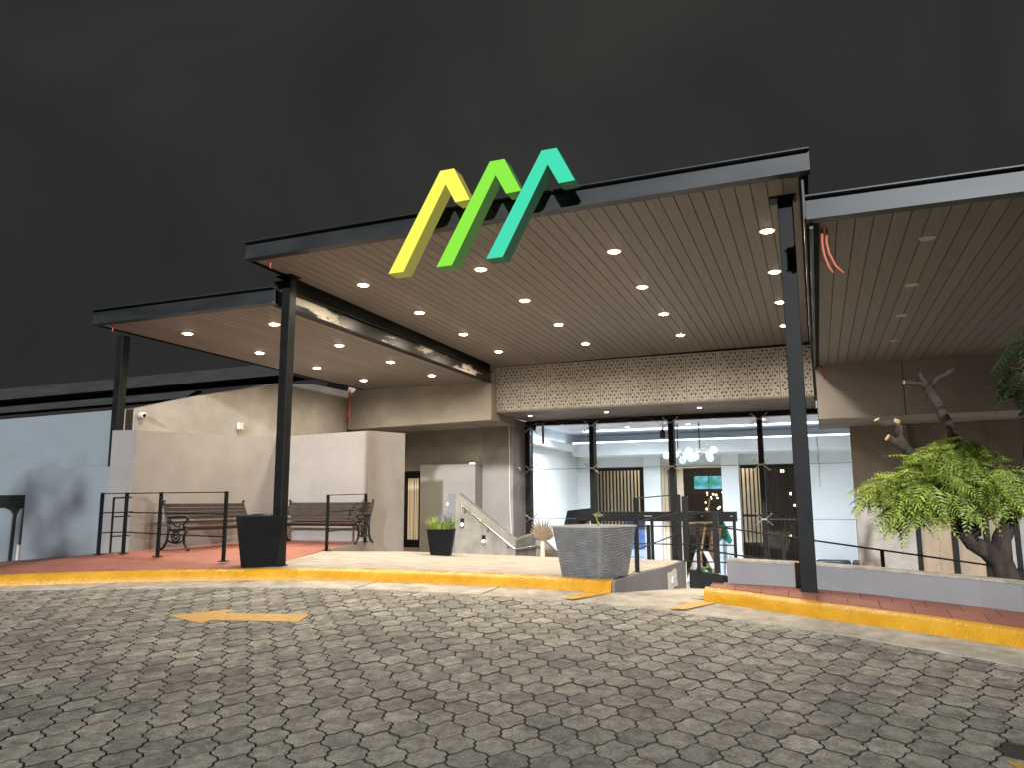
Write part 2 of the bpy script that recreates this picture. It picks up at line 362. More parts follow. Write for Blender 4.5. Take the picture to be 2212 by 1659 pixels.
# gutter, kerbs
def strip(xs, prof, cap=True):   # prof(x) -> list of points across
    m = MB(); rows = [prof(x) for x in xs]; n = len(rows[0]); vs = [p for r in rows for p in r]
    m.add(vs, [(i*n+k, (i+1)*n+k, (i+1)*n+k+1, i*n+k+1) for i in range(len(rows)-1) for k in range(n-1)])
    if cap: m.add(rows[0], [tuple(range(n))]); m.add(rows[-1], [tuple(range(n-1, -1, -1))])
    return m
def gprof(x):
    g, t = gut(x), toe(x); w = random.uniform(-.008, .008)
    return [at(x, g+w, -.02), at(x, g+w, .006), at(x, g+.5*(t-g), .010), at(x, t+.08, .016)]
struct(strip([-16+i*.25 for i in range(97)], gprof).build('gutter', M['gutter']))
def kprof(h0=.125):
    def f(x):
        t = toe(x); j = random.uniform(-.004, .004)
        return [at(x, t-.008, -.02), at(x, t-.004+j, .018), at(x, t+.012, .055), at(x, t+.032, .098+j*.5), at(x, t+.062, .120+j*.5), at(x, t+.12, .126), at(x, t+.16, .127), at(x, t+.16, .0)]
    return f
gx = [-11.2, -9.3, -7.55, -6.15, -4.65, -3.2]
for i_, x in enumerate(gx):
    m = MB(); y0, y1 = gut(x), toe(x); m.add([at(x-.006, y0, .012), at(x+.006, y0, .012), at(x+.05, y1-.005, .0185), at(x+.036, y1-.005, .0185)], [(0, 1, 2, 3)])
    o = m.build('gutter_joint', M['joint']); o.parent = bpy.data.objects['gutter']
kl = thing('kerb', at(-5, 7.6), 'long yellow painted kerb along the red floor and concrete plaza on the left', 'kerb', 'yellow kerbs')
strip([-16+i*.2 for i in range(70)]+[-2.1, -1.96], kprof()).build('kerb_stone', M['kerb'], kl, smooth=True)
kr = thing('kerb', at(.5, 6.9), 'yellow painted kerb in front of the low grey parapet on the right', 'kerb', 'yellow kerbs')
strip([-1.04+i*.2 for i in range(50)], kprof()).build('kerb_stone', M['kerb'], kr, smooth=True)
# the paint that runs down off both kerb ends over the gutter
for nm, lab, pts in (('paint_stripe', 'yellow paint stripe crossing the gutter at the end of the left kerb', [(-2.16, 7.66), (-1.95, 7.63), (-2.06, 7.45), (-2.22, 7.21), (-2.34, 7.23)]),
                     ('paint_stripe', 'yellow paint stripe crossing the gutter at the start of the right kerb', [(-1.06, 7.5), (-.90, 7.44), (-1.15, 7.04), (-1.30, 7.05)])):
    m = MB(); m.add([at(x, y, .022) for x, y in pts], [tuple(range(len(pts)))])
    tag(m.build(nm, M['road_paint']), lab, 'road marking', 'yellow paint stripes')
ar = [(-5.54, 5.57), (-5.01, 5.41), (-5.04, 5.55), (-4.23, 5.71), (-4.32, 5.99), (-5.12, 5.81), (-5.18, 5.98)]
m = MB(); m.prism([at(x, y, .0035) for x, y in ar], (0, 0, .002))
tag(m.build('road_arrow', M['road_paint']), 'yellow arrow painted on the grey pavers pointing left', 'road marking')
m = MB(); m.prism([at(x, y, .004) for x, y in ((.71, 4.27), (.84, 4.20), (.88, 4.02), (.82, 4.02))], (0, 0, .002))
tag(m.build('painted_line', M['road_paint']), 'short piece of yellow painted line at the bottom right corner of the pavers', 'road marking')
# fallen leaves on pavers
for i, (x, y) in enumerate(((-.42, 5.36), (-.02, 5.30), (.33, 4.75))):
    m = MB(); z = .006; m.add([at(x-.014, y, z), at(x, y-.008, z+.006), at(x+.016, y+.004, z+.002), at(x, y+.009, z+.007)], [(0, 1, 3), (1, 2, 3)])
    tag(m.build('fallen_leaf', M['straw']), ('small dry leaf on the pavers, leftmost of three', 'small dry leaf on the pavers, middle one of three', 'small dry leaf on the pavers, rightmost and nearest of three')[i], 'leaf', 'dry leaves on the pavers')

# raised floors
kt = lambda x: (x, toe(x)+.15, zroad(x, toe(x)+.15)+.123)
pl = [kt(x) for x in [-6.1+i*.4 for i in range(10)]]+[kt(-2.0)]+[(-1.97, 8.9, -.80), (-1.95, 10.4, -.85), (-1.93, 12.05, -.885), (-3.6, 11.95, -.875), (-5.2, 12.0, -.855), (-6.86, 12.2, -.845), (-6.87, 11.1, -.78), (-6.88, 9.8, -.70), (-6.5, 8.6, -.728)]
struct(fillpoly(pl).build('plaza_floor', M['plaza']))
rd = [kt(x) for x in [-12.5+i*.4 for i in range(16)]]+[kt(-6.1), (-6.5, 8.6, -.728), (-6.89, 9.8, -.692), (-6.89, 11.1, -.618), (-8.85, 11.1, -.61), (-8.85, 8.05, -.628), (-9.2, 8.05, -.66), (-10.67, 8.05, -.78), (-11.3, 8.05, -.83), (-12.6, 8.05, -.86)]
struct(fillpoly(rd).build('red_floor', M['red']))
# right red pavement: bed and stamped tiles
PAR = [(-.82, 7.76), (.03, 7.63), (.88, 7.30), (1.43, 7.03), (2.7, 6.1), (4.2, 4.9), (7, 2.0)]
def par(x): return catmull(PAR, x)
def sw(x, t): y = toe(x)+.15+t*(par(x)+.03-toe(x)-.15); return (x, y, zroad(x, y)+.125+.01*t)
xs = [-1.0+i*.2 for i in range(26)]
m = MB()
for a, b in zip(xs, xs[1:]): m.quad(*[Vector(p)-Vector((0, 0, .006)) for p in (sw(a, 0), sw(b, 0), sw(b, 1), sw(a, 1))])
m.quad((-1.04, toe(-1.04)+.1, -.9), (-1.0, toe(-1.0)+.15, -.80), (-.84, 7.80, -.77), (-.88, 7.80, -.9))
pav = struct(m.build('pavement', M['red_joint'], origin=(0, 7.4, -.8)))
for r in range(2):
    off = -1.0+.11*r
    for i in range(20):
        a = off+i*.235+.0025; b = a+.230
        t0, t1 = (.0, .49) if r == 0 else (.51, 1.0)
        if a < -1.0: continue
        dz = random.uniform(0, .003)
        q = [Vector(sw(a, t0)), Vector(sw(b, t0)), Vector(sw(b, t1)), Vector(sw(a, t1))]
        m = MB(); m.hexa([p+Vector((0, 0, -.006)) for p in q], [p+Vector((0, 0, .004+dz)) for p in q]); m.build('tile', M['red'], pav)
# ramp down through the passage, landing, lower court floor
rp_ = [(-2.12, 7.66), (-.80, 7.55), (-.80, 8.6), (-.80, 12.28), (-1.96, 12.28)]
zr = lambda x, y: zroad(x, min(y, 7.7))+.016-max(0, y-7.7)*.093
struct(fillpoly([(x, y, zr(x, y)) for x, y in rp_]).build('ramp', M['gutter']))
m = MB(); m.box(-9.5, 6.5, 11.9, 16.6, -2.4, -2.3); struct(m.build('court_floor', M['plaza']))

# ------------------------------------------------------------------ walls (each a thing)
def wall(name, label, mat, fn, cat='wall', group=None, bevel=.008):
    m = MB(); fn(m); return tag(m.build(name, mat, bevel=bevel), label, cat, group)
wall('plaza_wall', 'grey retaining wall of the plaza facing the passage with a white patch', M['wall_grey'], lambda m: m.prism([(-1.93, 7.655, -.79), (-1.93, 7.75, -.772), (-1.93, 8.9, -.80), (-1.93, 10.4, -.85), (-1.93, 12.07, -.88), (-1.93, 12.07, -2.35), (-1.93, 7.655, -1.1)], (-.028, 0, 0)))
wall('plaza_back_wall', 'grey retaining wall at the back edge of the plaza above the stairs', M['wall'], lambda m: m.box(-6.88, -2.06, 11.97, 12.09, -2.35, -.90))
wall('bench_wall', 'tall grey partition behind the two benches, beige where the canopy lights it', M['wall'], lambda m: (
    m.prism([(-9.2, 8.0, -1.0), (-8.75, 8.0, -1.0), (-8.75, 8.0, 1.02), (-9.2, 8.0, 1.03)], (0, .12, 0)),
    m.hexa([(-8.95, 8.12, -1), (-8.752, 8.12, -1), (-8.752, 11.0, -1), (-8.95, 11.0, -1)], [(-8.95, 8.12, 1.02), (-8.752, 8.12, 1.02), (-8.752, 11.0, 1.14), (-8.95, 11.0, 1.14)]),
    m.hexa([(-8.95, 11.0, -1), (-6.875, 11.0, -1), (-6.875, 12.2, -1), (-8.95, 12.2, -1)], [(-8.95, 11.0, 1.15), (-6.875, 11.0, 1.19), (-6.875, 12.2, 1.24), (-8.95, 12.2, 1.18)])), bevel=0)
wall('floor_edge', 'low grey riser between the red bench floor and the concrete plaza', M['wall'], lambda m: m.prism([(-6.885, 9.78, -.80), (-6.885, 10.998, -.95), (-6.885, 10.998, -.61), (-6.885, 9.78, -.688)], (.02, 0, 0)), bevel=0)
wall('boundary_wall', 'tall sloping beige wall under the left side of the small canopy with a camera', M['wall_beige'], lambda m: m.prism([(-9.5, 8.62, -1.2), (-9.5, 14.3, -1.2), (-9.5, 14.3, 2.44), (-9.5, 13.0, 2.42), (-9.5, 12.0, 2.30), (-9.5, 10.1, 1.83), (-9.5, 8.62, 1.42)], (-.22, 0, 0)))
wall('side_wall', 'high pale blue grey wall at the left edge above the dark door', M['wall_cool_lit'], lambda m: m.prism([(-20, 8.7, -1.2), (-9.72, 8.7, -1.2), (-9.72, 8.7, 1.44), (-12.5, 8.7, 1.40), (-20, 8.7, 1.3)], (0, .2, 0)))
wall('low_side_wall', 'low pale blue grey wall block beside the dark door', M['wall_cool_lit'], lambda m: m.box(-10.84, -9.203, 8.0, 8.3, -1.1, .525))
wall('beam_wall', 'beige rendered wall band hanging under the back of the small canopy', M['wall_beige'], lambda m: m.prism([(-9.498, 14.3, 1.585), (-6.08, 14.3, 1.655), (-6.08, 14.3, 2.9), (-9.498, 14.3, 2.9)], (0, 1.38, 0)))
wall('recess_wall', 'shaded beige wall set back below the band around the curtain window', M['wall_beige'], lambda m: (m.box(-9.5, -8.87, 15.7, 15.9, -2.35, 1.7), m.box(-8.87, -8.42, 15.7, 15.9, .72, 1.7), m.box(-8.87, -8.42, 15.7, 15.9, -2.35, -1.0), m.box(-8.42, -6.85, 15.7, 15.9, -2.35, 1.7)), bevel=0)
wall('block_wall', 'grey wall block with a flat top between curtain window and stair wall', M['wall'], lambda m: m.box(-8.2, -6.86, 15.25, 15.68, -2.35, .83))
wall('pier', 'violet grey wall pier beside the left end of the glass front', M['wall'], lambda m: m.box(-6.85, -6.12, 15.6, 16.7, -2.35, 1.82))
sw_ = thing('stair_wall', (-6.5, 14.9, -2.3), 'concrete grey stair wall with a sloping top and steel handrail', 'wall')
m = MB(); m.prism([(-7.33, 14.9, -2.3), (-5.8, 14.9, -2.3), (-5.8, 14.9, -.76), (-7.09, 14.9, .19), (-7.33, 14.9, .19)], (0, .2, 0)); m.build('wall_body', M['stair_render'], sw_, bevel=.008)
m = MB(); m.hexa([(-5.94, 15.1, -2.3), (-5.8, 15.1, -2.3), (-5.8, 16.3, -2.3), (-5.94, 16.3, -2.3)], [(-5.94, 15.1, -.762), (-5.8, 15.1, -.762), (-5.8, 16.3, -.66), (-5.94, 16.3, -.66)]); m.build('landing_wall', M['stair_render'], sw_)
m = MB(); m.prism([(-5.8, 16.12, -2.3), (-4.5, 16.12, -2.3), (-4.5, 16.12, -1.9), (-5.8, 16.12, -.66)], (0, .2, 0)); m.build('lower_wall', M['stair_render'], sw_)
m = MB(); m.box(-7.335, -7.16, 14.894, 14.9, -2.3, .188); m.build('end_face', M['wall_grey'], sw_)
wall('band_wall', 'taupe wall band under the right canopy with a dark vertical groove', M['wall_taupe'], lambda m: (m.box(.09, 1.44, 14.3, 16.3, 1.40, 2.8), m.box(1.455, 9, 14.3, 16.3, 1.41, 2.8)), bevel=0)
wall('stucco_wall', 'rough stucco wall between the glass front and the boarded window behind the tree', M['wall_rough'], lambda m: (m.box(.64, 1.62, 15.98, 16.25, -2.35, 1.40), m.box(1.62, 2.95, 16.1, 16.25, -.18, 1.40), m.box(2.95, 9, 15.98, 16.25, -2.35, 1.40)), bevel=0)
pp = thing('parapet', (.3, 7.6, -.8), 'low grey parapet wall with a flat top behind the right pavement', 'wall')
xs = [-.85+i*.25 for i in range(26)]
m = strip(xs, lambda x: [(x, par(x), -1.3), (x, par(x), zroad(x, par(x))+.345), (x+.03, par(x)+.15, zroad(x, par(x))+.345), (x+.03, par(x)+.15, -1.6)])
m.build('wall_body', M['wall_par'], pp, bevel=.006)
m = strip([-.86]+xs[1:], lambda x: [(x, par(x)-.008, zroad(x, par(x))+.346), (x, par(x)-.008, zroad(x, par(x))+.366), (x+.03, par(x)+.16, zroad(x, par(x))+.366), (x+.03, par(x)+.16, zroad(x, par(x))+.346)])
m.build('coping', M['gutter'], pp)
wall('passage_wall', 'low black painted wall with sloping top across the end of the passage', M['stucco_dark'], lambda m: m.prism([(-1.92, 12.3, -1.04), (-1.30, 12.3, -1.135), (.0, 12.3, -1.33), (3, 12.3, -1.9), (3, 12.3, -2.35), (-1.92, 12.3, -2.35)], (0, .14, 0)))

# ------------------------------------------------------------------ canopies
def canopy(name, label, x0, x1, y0, y1, zf, pw, fas_h, grp='steel canopies with plank ceilings'):
    c = thing(name, ((x0+x1)/2, y0, zf((x0+x1)/2, y0)), label, 'canopy', grp)
    n = round((x1-x0-.1)/pw); w = (x1-x0-.1)/n; g = .004
    for i in range(n):
        a = x0+.05+i*w+g; b = a+w-2*g
        q = [(a, y0+.09), (b, y0+.09), (b, y1), (a, y1)]
        m = MB(); m.hexa([(x, y, zf(x, y)) for x, y in q], [(x, y, zf(x, y)+.018) for x, y in q]); m.build('plank', M['plank'], c)
    q = [(x0, y0+.06), (x1, y0+.06), (x1, y1), (x0, y1)]
    m = MB(); m.hexa([(x, y, zf(x, y)+.012) for x, y in q], [(x, y, zf(x, y)+.03) for x, y in q]); m.build('ceiling_back', M['plank_gap'], c)
    m = MB(); m.hexa([(x, y, zf(x, y)+.03) for x, y in q], [(x, y, zf(x, y)+fas_h-.01) for x, y in q]); m.build('roof_deck', M['steel'], c)
    m = MB()
    h = fas_h
    for (zz0, zz1, ya, yb) in ((0, .012, -.03, .09), (.012, h-.012, .02, .04), (h-.012, h, -.045, .09)):
        m.hexa([(x0-.05, y0+ya, zf(x0, y0)+zz0), (x1+.05, y0+ya, zf(x1, y0)+zz0), (x1+.05, y0+yb, zf(x1, y0)+zz0), (x0-.05, y0+yb, zf(x0, y0)+zz0)],
               [(x0-.05, y0+ya, zf(x0, y0)+zz1), (x1+.05, y0+ya, zf(x1, y0)+zz1), (x1+.05, y0+yb, zf(x1, y0)+zz1), (x0-.05, y0+yb, zf(x0, y0)+zz1)])
    m.build('fascia_beam', M['fascia'], c)
    for x in (x0, x1):
        m = MB(); s_ = -1 if x == x0 else 1
        m.hexa([(x, y0+.09, zf(x, y0)-.004), (x+s_*.03, y0+.09, zf(x, y0)-.004), (x+s_*.03, y1, zf(x, y1)-.004), (x, y1, zf(x, y1)-.004)], [(x, y0+.09, zf(x, y0)+fas_h-.02), (x+s_*.03, y0+.09, zf(x, y0)+fas_h-.02), (x+s_*.03, y1, zf(x, y1)+fas_h-.02), (x, y1, zf(x, y1)+fas_h-.02)])
        m.build('side_beam', M['steel'], c)
    return c
zA = lambda x, y: 2.91+.008*x-.009*(y-7)
zL = lambda x, y: 2.455-.001*(y-7.5)
zR = lambda x, y: 2.35-.002*(y-6.7)
cA = canopy('entrance_canopy', 'large high canopy over the entrance with plank ceiling and sixteen lit downlights', -6.10, .06, 7.0, 14.60, zA, .142, .21)
cL = canopy('entrance_canopy', 'lower small canopy on the left over the benches with lit downlights', -9.12, -6.16, 7.5, 14.32, zL, .142, .205)
cR = canopy('entrance_canopy', 'lower canopy on the right with unlit downlights above the tree', .10, 9.0, 6.7, 14.32, zR, .142, .21)
def post(c, x, y, w, z0, z1, base=True):
    m = MB(); m.box(x-w/2, x+w/2, y-w/2, y+w/2, z0, z1)
    o = m.build('post', M['steel'], c, bevel=.006)
    if base:
        m = MB(); m.box(x-w*.62, x+w*.62, y-w*.62, y+w*.62, z0-.004, z0+.008); m.build('base_plate', M['steel'], o)
    return o
post(cA, -.125, 7.56, .14, -.815, zA(-.1, 7.5)-.02)
post(cA, -6.06, 7.74, .125, -.735, zA(-6.06, 7.7)-.03)
post(cL, -9.53, 8.36, .125, -.9, 2.5, False)
for (x, y) in ((-.125, 7.56), (-6.06, 7.74)):
    m = MB(); m.box(x-.14, x+.10, y-.09, y+.09, zA(x, y)-.02, zA(x, y)-.002); m.build('head_plate', M['steel'], cA)
m = MB(); m.prism([(-6.125, 7.69, 2.62), (-6.125, 7.69, 2.80), (-6.27, 7.69, 2.80)], (0, .1, 0)); m.build('gusset', M['fascia'], cA)
# cross beam carrying the small canopy (glossy, reflections painted on as cream patches)
m = MB(); m.box(-6.12, -6.09, 7.82, 14.3, 2.455, 2.645); cb = m.build('cross_beam', M['steel_reflect'], cL)
m = MB(); m.box(-6.14, -6.04, 7.82, 14.3, 2.645, 2.663); m.box(-6.14, -6.05, 7.82, 14.3, 2.44, 2.455); m.build('flange', M['steel'], cb)
m = MB(); m.box(-6.13, -6.11, 7.82, 14.5, 2.67, 2.88); m.build('closure_panel', M['steel'], cA)
m = MB(); m.box(.07, .10, 6.78, 14.3, 2.30, 2.47); m.prism([(.03, 7.1, 2.5), (.03, 14.5, 2.5), (.03, 14.5, 2.838), (.03, 7.1, 2.905)], (.02, 0, 0)); m.build('channel', M['fascia'], cR)

# ------------------------------------------------------------------ downlights
def make_downlight(r=.062, lens='lens', spot=0, col=(1, .87, .70), cone=150, trim=.012):
    t = thing('downlight', (0, 0, 0), '', 'downlight')
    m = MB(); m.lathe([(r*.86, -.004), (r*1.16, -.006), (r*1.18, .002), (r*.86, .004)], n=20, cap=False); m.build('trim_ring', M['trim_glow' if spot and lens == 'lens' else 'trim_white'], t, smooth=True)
    m = MB(); m.lathe([(r*.88, .002), (r*.88, -.004), (r*.70, -.012), (r*.4, -.017), (.002, -.018)] if spot else [(r*.88, .002), (r*.88, -.003)], n=16); m.build('lens', M[lens], t, smooth=bool(spot))
    if spot:
        l = bpy.data.lights.new('downlight_lamp', 'SPOT'); l.energy = spot*K*K; l.color = col; l.spot_size = math.radians(cone); l.spot_blend = 1.0; l.shadow_soft_size = .09*K
        o = bpy.data.objects.new('downlight_lamp', l); COL.objects.link(o); o.parent = t; o.location = (0, 0, -.035*K)
    return t
ORD = ['first', 'second', 'third', 'fourth']
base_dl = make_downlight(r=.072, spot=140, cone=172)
used = [0]
def put(base, loc, label, group):
    if base not in placed: placed.append(base); o = base; o.location = Vector(loc)*K; o['_o'] = tuple(loc)
    else: o = dup(base, loc)
    o['label'] = label; o['group'] = group; return o
placed = []
rown = ['front row', 'second row', 'third row', 'back row']
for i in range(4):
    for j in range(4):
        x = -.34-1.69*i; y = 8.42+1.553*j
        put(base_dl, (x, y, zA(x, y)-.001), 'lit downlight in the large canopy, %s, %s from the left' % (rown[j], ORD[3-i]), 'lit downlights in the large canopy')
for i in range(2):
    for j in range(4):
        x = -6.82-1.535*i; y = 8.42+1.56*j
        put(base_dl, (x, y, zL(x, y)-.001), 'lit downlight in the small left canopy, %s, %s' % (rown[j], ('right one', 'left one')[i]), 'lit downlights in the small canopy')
off_dl = make_downlight(lens='lens_off')
for j, (x, y) in enumerate(((1.06, 7.57), (1.10, 9.2), (1.13, 10.7), (1.18, 12.38))):
    put(off_dl, (x, y, zR(x, y)-.001), 'unlit round downlight in the right canopy, %s from the front' % ORD[j], 'unlit downlights in the right canopy')
cool_dl = make_downlight(r=.05, lens='lens_cool', spot=10, col=(1, .92, .82))
for j, x in enumerate((-5.62, -3.95, -2.07)):
    put(cool_dl, (x, 15.35, 1.829), 'small lit downlight in the soffit above the glass front, %s from the left' % ORD[j], 'small downlights over the glass front')

# ------------------------------------------------------------------ perforated screen
def perf_panel(w, h, seed):
    rnd = random.Random(seed); m = MB(); a = w/7.0; rh = a*math.sqrt(3)/2; rows = int(round(h/rh)); rh = h/rows
    for r in range(rows):
        for c in range(15):
            up = (c+r) % 2 == 0; x0 = (c-1)*a/2; z0 = r*rh
            t = [(x0, z0), (x0+a, z0), (x0+a/2, z0+rh)] if up else [(x0, z0+rh), (x0+a/2, z0), (x0+a, z0+rh)]
            t = [(min(max(x, 0), w), z) for x, z in t]
            if len({(round(x, 5), round(z, 5)) for x, z in t}) < 3: continue
            edge = x0 < -.001 or x0+a > w+.001
            cx = sum(p[0] for p in t)/3; cz = sum(p[1] for p in t)/3
            motif = ((c//2)+r*2) % 3
            k = 0 if edge else ((.66 if motif != 1 else .44) if up else (.30 if motif != 2 else .46))
            if rnd.random() < .10: k = k*.55
            o = [(x, 0, z) for x, z in t]
            if not k: m.add(o, [(0, 1, 2)]); continue
            i_ = [(cx+(x-cx)*k, 0, cz+(z-cz)*k) for x, z in t]; b_ = [(x, .006, z) for x, y, z in i_]
            m.add(o+i_+b_, [(0, 1, 4, 3), (1, 2, 5, 4), (2, 0, 3, 5), (3, 4, 7, 6), (4, 5, 8, 7), (5, 3, 6, 8)])
    return m
ps = thing('perforated_screen', (-3, 14.58, 1.83), 'perforated metal screen of eleven panels cut with triangles above the glass front', 'screen')
PX0, PWID, PHT = -6.10, .5585, .955
pmesh = [None, None, None]
for i in range(11):
    x = PX0+i*PWID
    k = i % 3
    if pmesh[k] is None:
        o = perf_panel(PWID-.010, PHT, 11+k).build('panel', M['panel'], ps, local=True); pmesh[k] = o.data
    else:
        o = bpy.data.objects.new('panel', pmesh[k]); COL.objects.link(o); o.parent = ps
    o.location = (Vector((x+.005, 14.58, 1.835))-Vector((-3, 14.58, 1.83)))*K
m = MB(); m.box(-6.10, .05, 14.66, 14.72, 1.84, 2.86); m.build('backing', M['void'], ps)
m = MB(); m.box(-6.11, .055, 14.575, 14.60, 2.79, 2.86); m.box(.045, .06, 14.575, 16.0, 1.80, 2.86); m.build('edge_frame', M['steel'], ps)
so_ = wall('soffit', 'plank soffit between the perforated screen and the glass front', M['plank'], lambda m: m.box(-6.11, .06, 14.575, 16.44, 1.83, 1.86), 'soffit', bevel=0)

# ------------------------------------------------------------------ logo signs
def logo(face, side, label, pts):
    t = thing('logo_sign', (pts[0][0], 6.62, pts[0][1]), label, 'sign', 'illuminated logo strokes on the canopy edge')
    m = MB(); m.prism([(x, 6.625, z) for x, z in pts], (0, .175, 0)); m.build('sign_body', side, t, bevel=0)
    m = MB(); m.prism([(x, 6.62, z) for x, z in pts], (0, .004, 0)); m.build('sign_face', face, t)
    m = MB(); cx = sum(p[0] for p in pts[1:4])/3
    zf_ = 3.0
    m.bar((pts[1][0]+.30, 6.79, zf_), (pts[1][0]+.30, 7.03, zf_), .02, .02); m.build('bracket', M['steel'], t)
S_ = lambda dx, dz: [(-3.955+dx, 2.33+dz), (-3.785+dx, 2.33+dz), (-3.315+dx, 3.195+dz), (-3.205+dx, 2.985+dz), (-3.045+dx, 2.99+dz), (-3.22+dx, 3.345+dz), (-3.375+dx, 3.345+dz)]
logo(em('logo_yellow', (.90, .90, .085), 1.0), em('logo_yellow_side', (.30, .28, .05), .55, (.25, .24, .08)), 'glowing yellow hooked logo stroke on the canopy edge, leftmost', S_(0, 0))
logo(em('logo_green', (.235, .77, .035), 1.0), em('logo_green_side', (.06, .17, .04), .45, (.10, .20, .06)), 'glowing green hooked logo stroke on the canopy edge, middle', S_(.548, .005))
logo(em('logo_teal', (.035, .66, .40), 1.0), em('logo_teal_side', (.02, .08, .045), .35, (.05, .12, .08)), 'glowing teal hooked logo stroke on the canopy edge, rightmost', S_(1.09, .022))

# ------------------------------------------------------------------ glass front
gf = thing('glass_front', (-3, 16.5, -2.3), 'glass entrance front with black frame and steel spider fittings', 'glass front')
MUL = [(-6.1, .16), (-4.57, .10), (-2.83, .11), (-1.03, .10)]
for x, w in MUL:
    m = MB(); m.box(x-w/2, x+w/2, 16.36, 16.62, -2.3, 1.80); m.build('mullion', M['window_frame'], gf, bevel=.005)
m = MB(); m.box(-6.12, .64, 16.44, 16.62, 1.72, 1.829); m.build('head_frame', M['window_frame'], gf)
m = MB(); m.box(-4.95, -1.56, 16.33, 16.50, -.41, -.21); m.build('door_header', M['window_frame'], gf, bevel=.004)
px = [-6.02, -4.57, -2.83, -1.03, .64]; pz = [-2.3, -.36, .73, 1.72]
for a, b in zip(px, px[1:]):
    for c, d in zip(pz, pz[1:]):
        m = MB(); m.box(a+.004, b-.004, 16.44, 16.452, c+.004, d-.004); m.build('pane', M['glass'], gf)
for z in (-.36, .73):
    m = MB(); m.box(-6.02, .64, 16.425, 16.438, z-.005, z+.005); m.build('glass_joint', M['wire'], gf)
sp = None
for x in (-5.99, -4.57, -2.83, -1.03):
    for z in (1.66, .73, -.36):
        if sp is None:
            m = MB()
            for sx in (-1, 1):
                for sz in (-1, 1):
                    m.tube([(sx*.03, -.05, sz*.01), (sx*.10, -.06, sz*.06), (sx*.145, -.05, sz*.105), (sx*.150, -.005, sz*.108)], .011, 6)
                    m.lathe([(.022, -.008), (.026, 0), (.022, .008)], (sx*.150, -.05, sz*.108), 8)
            m.bar((-.05, -.05, 0), (.05, -.05, 0), .03, .03)
            o = m.build('spider_fitting', M['stainless'], gf, local=True); sp = o
        else:
            o = sp.copy(); COL.objects.link(o)
        o.location = (Vector((x, 16.42, z))-Vector((-3, 16.5, -2.3)))*K
for x in (-4.9, -3.3, -1.62):
    m = MB(); m.box(x-.03, x+.03, 16.40, 16.46, -2.3, -.412); m.build('door_stile', M['window_frame'], gf)
m = MB()
for x in (-4.40, -3.42, -3.38, -3.34, -3.30, -2.70, -2.24, -1.66): m.lathe([(.022, 0), (.022, .01)], (x, 16.32, -.305), 8)
m.build('header_bolt', M['trim_white'], gf)
m = MB(); m.add([(-2.62, 16.40, -1.62), (-2.50, 16.40, -1.62), (-2.28, 16.40, -.98), (-2.40, 16.40, -.98)], [(0, 1, 2, 3)]); m.add([(-2.28, 16.4, -.98), (-2.17, 16.40, -.98), (-2.0, 16.40, -1.35), (-2.1, 16.40, -1.35)], [(0, 1, 2, 3)])
m.build('door_decal', M['banner_w'], gf)

# ------------------------------------------------------------------ interior
YB = 22.3
fl = MB(); fl.box(-7.2, 3.4, 16.6, 30, -2.4, -2.302); struct(fl.build('interior_floor', M['int_floor']))
wall('interior_wall', 'pale blue white left wall of the lobby behind the glass', M['int_wall'], lambda m: m.box(-6.75, -6.6, 16.7, YB, -2.3, 2.3), bevel=0)
wall('interior_wall', 'pale blue right wall of the lobby behind the sofa', M['int_wall'], lambda m: (m.box(-.18, 3.2, YB-.3, YB, -2.3, 2.3), m.box(2.2, 2.35, 16.7, YB, -2.3, 2.3)), bevel=0)
bw = thing('lobby_back_wall', (-3, YB, -2.3), 'white back wall of the lobby with pillars, doorway and two slatted openings', 'wall')
m = MB(); m.box(-6.6, -.18, YB-.05, YB+.15, 1.0, 2.3); m.build('lintel', M['int_wall'], bw)
for a, b in ((-6.60, -6.14), (-4.62, -4.14), (-2.45, -1.99)):
    m = MB(); m.box(a, b, YB-.30, YB+.15, -2.3, 1.30); m.build('pillar', M['int_wall'], bw, bevel=.01)
m = MB(); m.box(-4.14, -2.45, YB-.1, YB+.16, .94, 1.0); m.box(-4.138, -4.08, YB-.1, YB+.16, -2.3, .94); m.box(-3.62, -3.55, YB-.02, YB+.06, -2.3, .94); m.build('door_frame', M['beige_panel'], bw)
m = MB(); m.box(-4.08, -3.62, YB+.02, YB+.05, -2.3, .94); m.build('door_leaf', M['beige_panel'], bw)
m = MB(); m.box(-3.98, -3.80, YB-.01, YB+.01, -2.3, .90); m.build('dark_strip', M['wood_dark'], bw)
for (a, b, nsl) in ((-6.12, -4.64, 15), (-1.97, -.2, 17)):
    scn = MB(); scn.box(a, b, YB-.06, YB+.02, .90, .985); scn.box(a, b, YB-.05, YB+.02, -.42, -.36); scn.box(a, b, YB-.05, YB+.02, -2.3, -2.2)
    s_o = scn.build('slat_frame', M['window_frame'], bw)
    sl = None
    for i in range(nsl):
        x = a+.02+(b-a-.04)*i/(nsl-1)
        if sl is None: m = MB(); m.box(x-.018, x+.018, YB-.04, YB+.015, -2.2, .90); sl = m.build('slat', M['window_frame'], s_o); x_first = x
        else: o = sl.copy(); COL.objects.link(o); o.location = ((x-x_first)*K, 0, 0)
bk = thing('bulkhead', (-3, 20.6, 1.4), 'pale bulkhead with a lit cove running round the lobby ceiling', 'ceiling')
m = MB(); m.box(-6.4, 2.2, 20.9, YB-.06, 1.28, 1.62); m.build('beam', M['int_wall'], bk)
m = MB(); m.box(-6.4, 2.2, 20.95, 21.0, 1.63, 1.66); m.build('light_strip', M['led'], bk)
m = MB(); m.box(-6.58, -6.52, 17.0, 20.9, 1.60, 1.63); m.build('light_strip', M['led'], bk)
m = MB(); m.box(-6.6, -6.3, 16.9, 20.9, 1.40, 1.58); m.build('side_beam', M['int_wall'], bk)
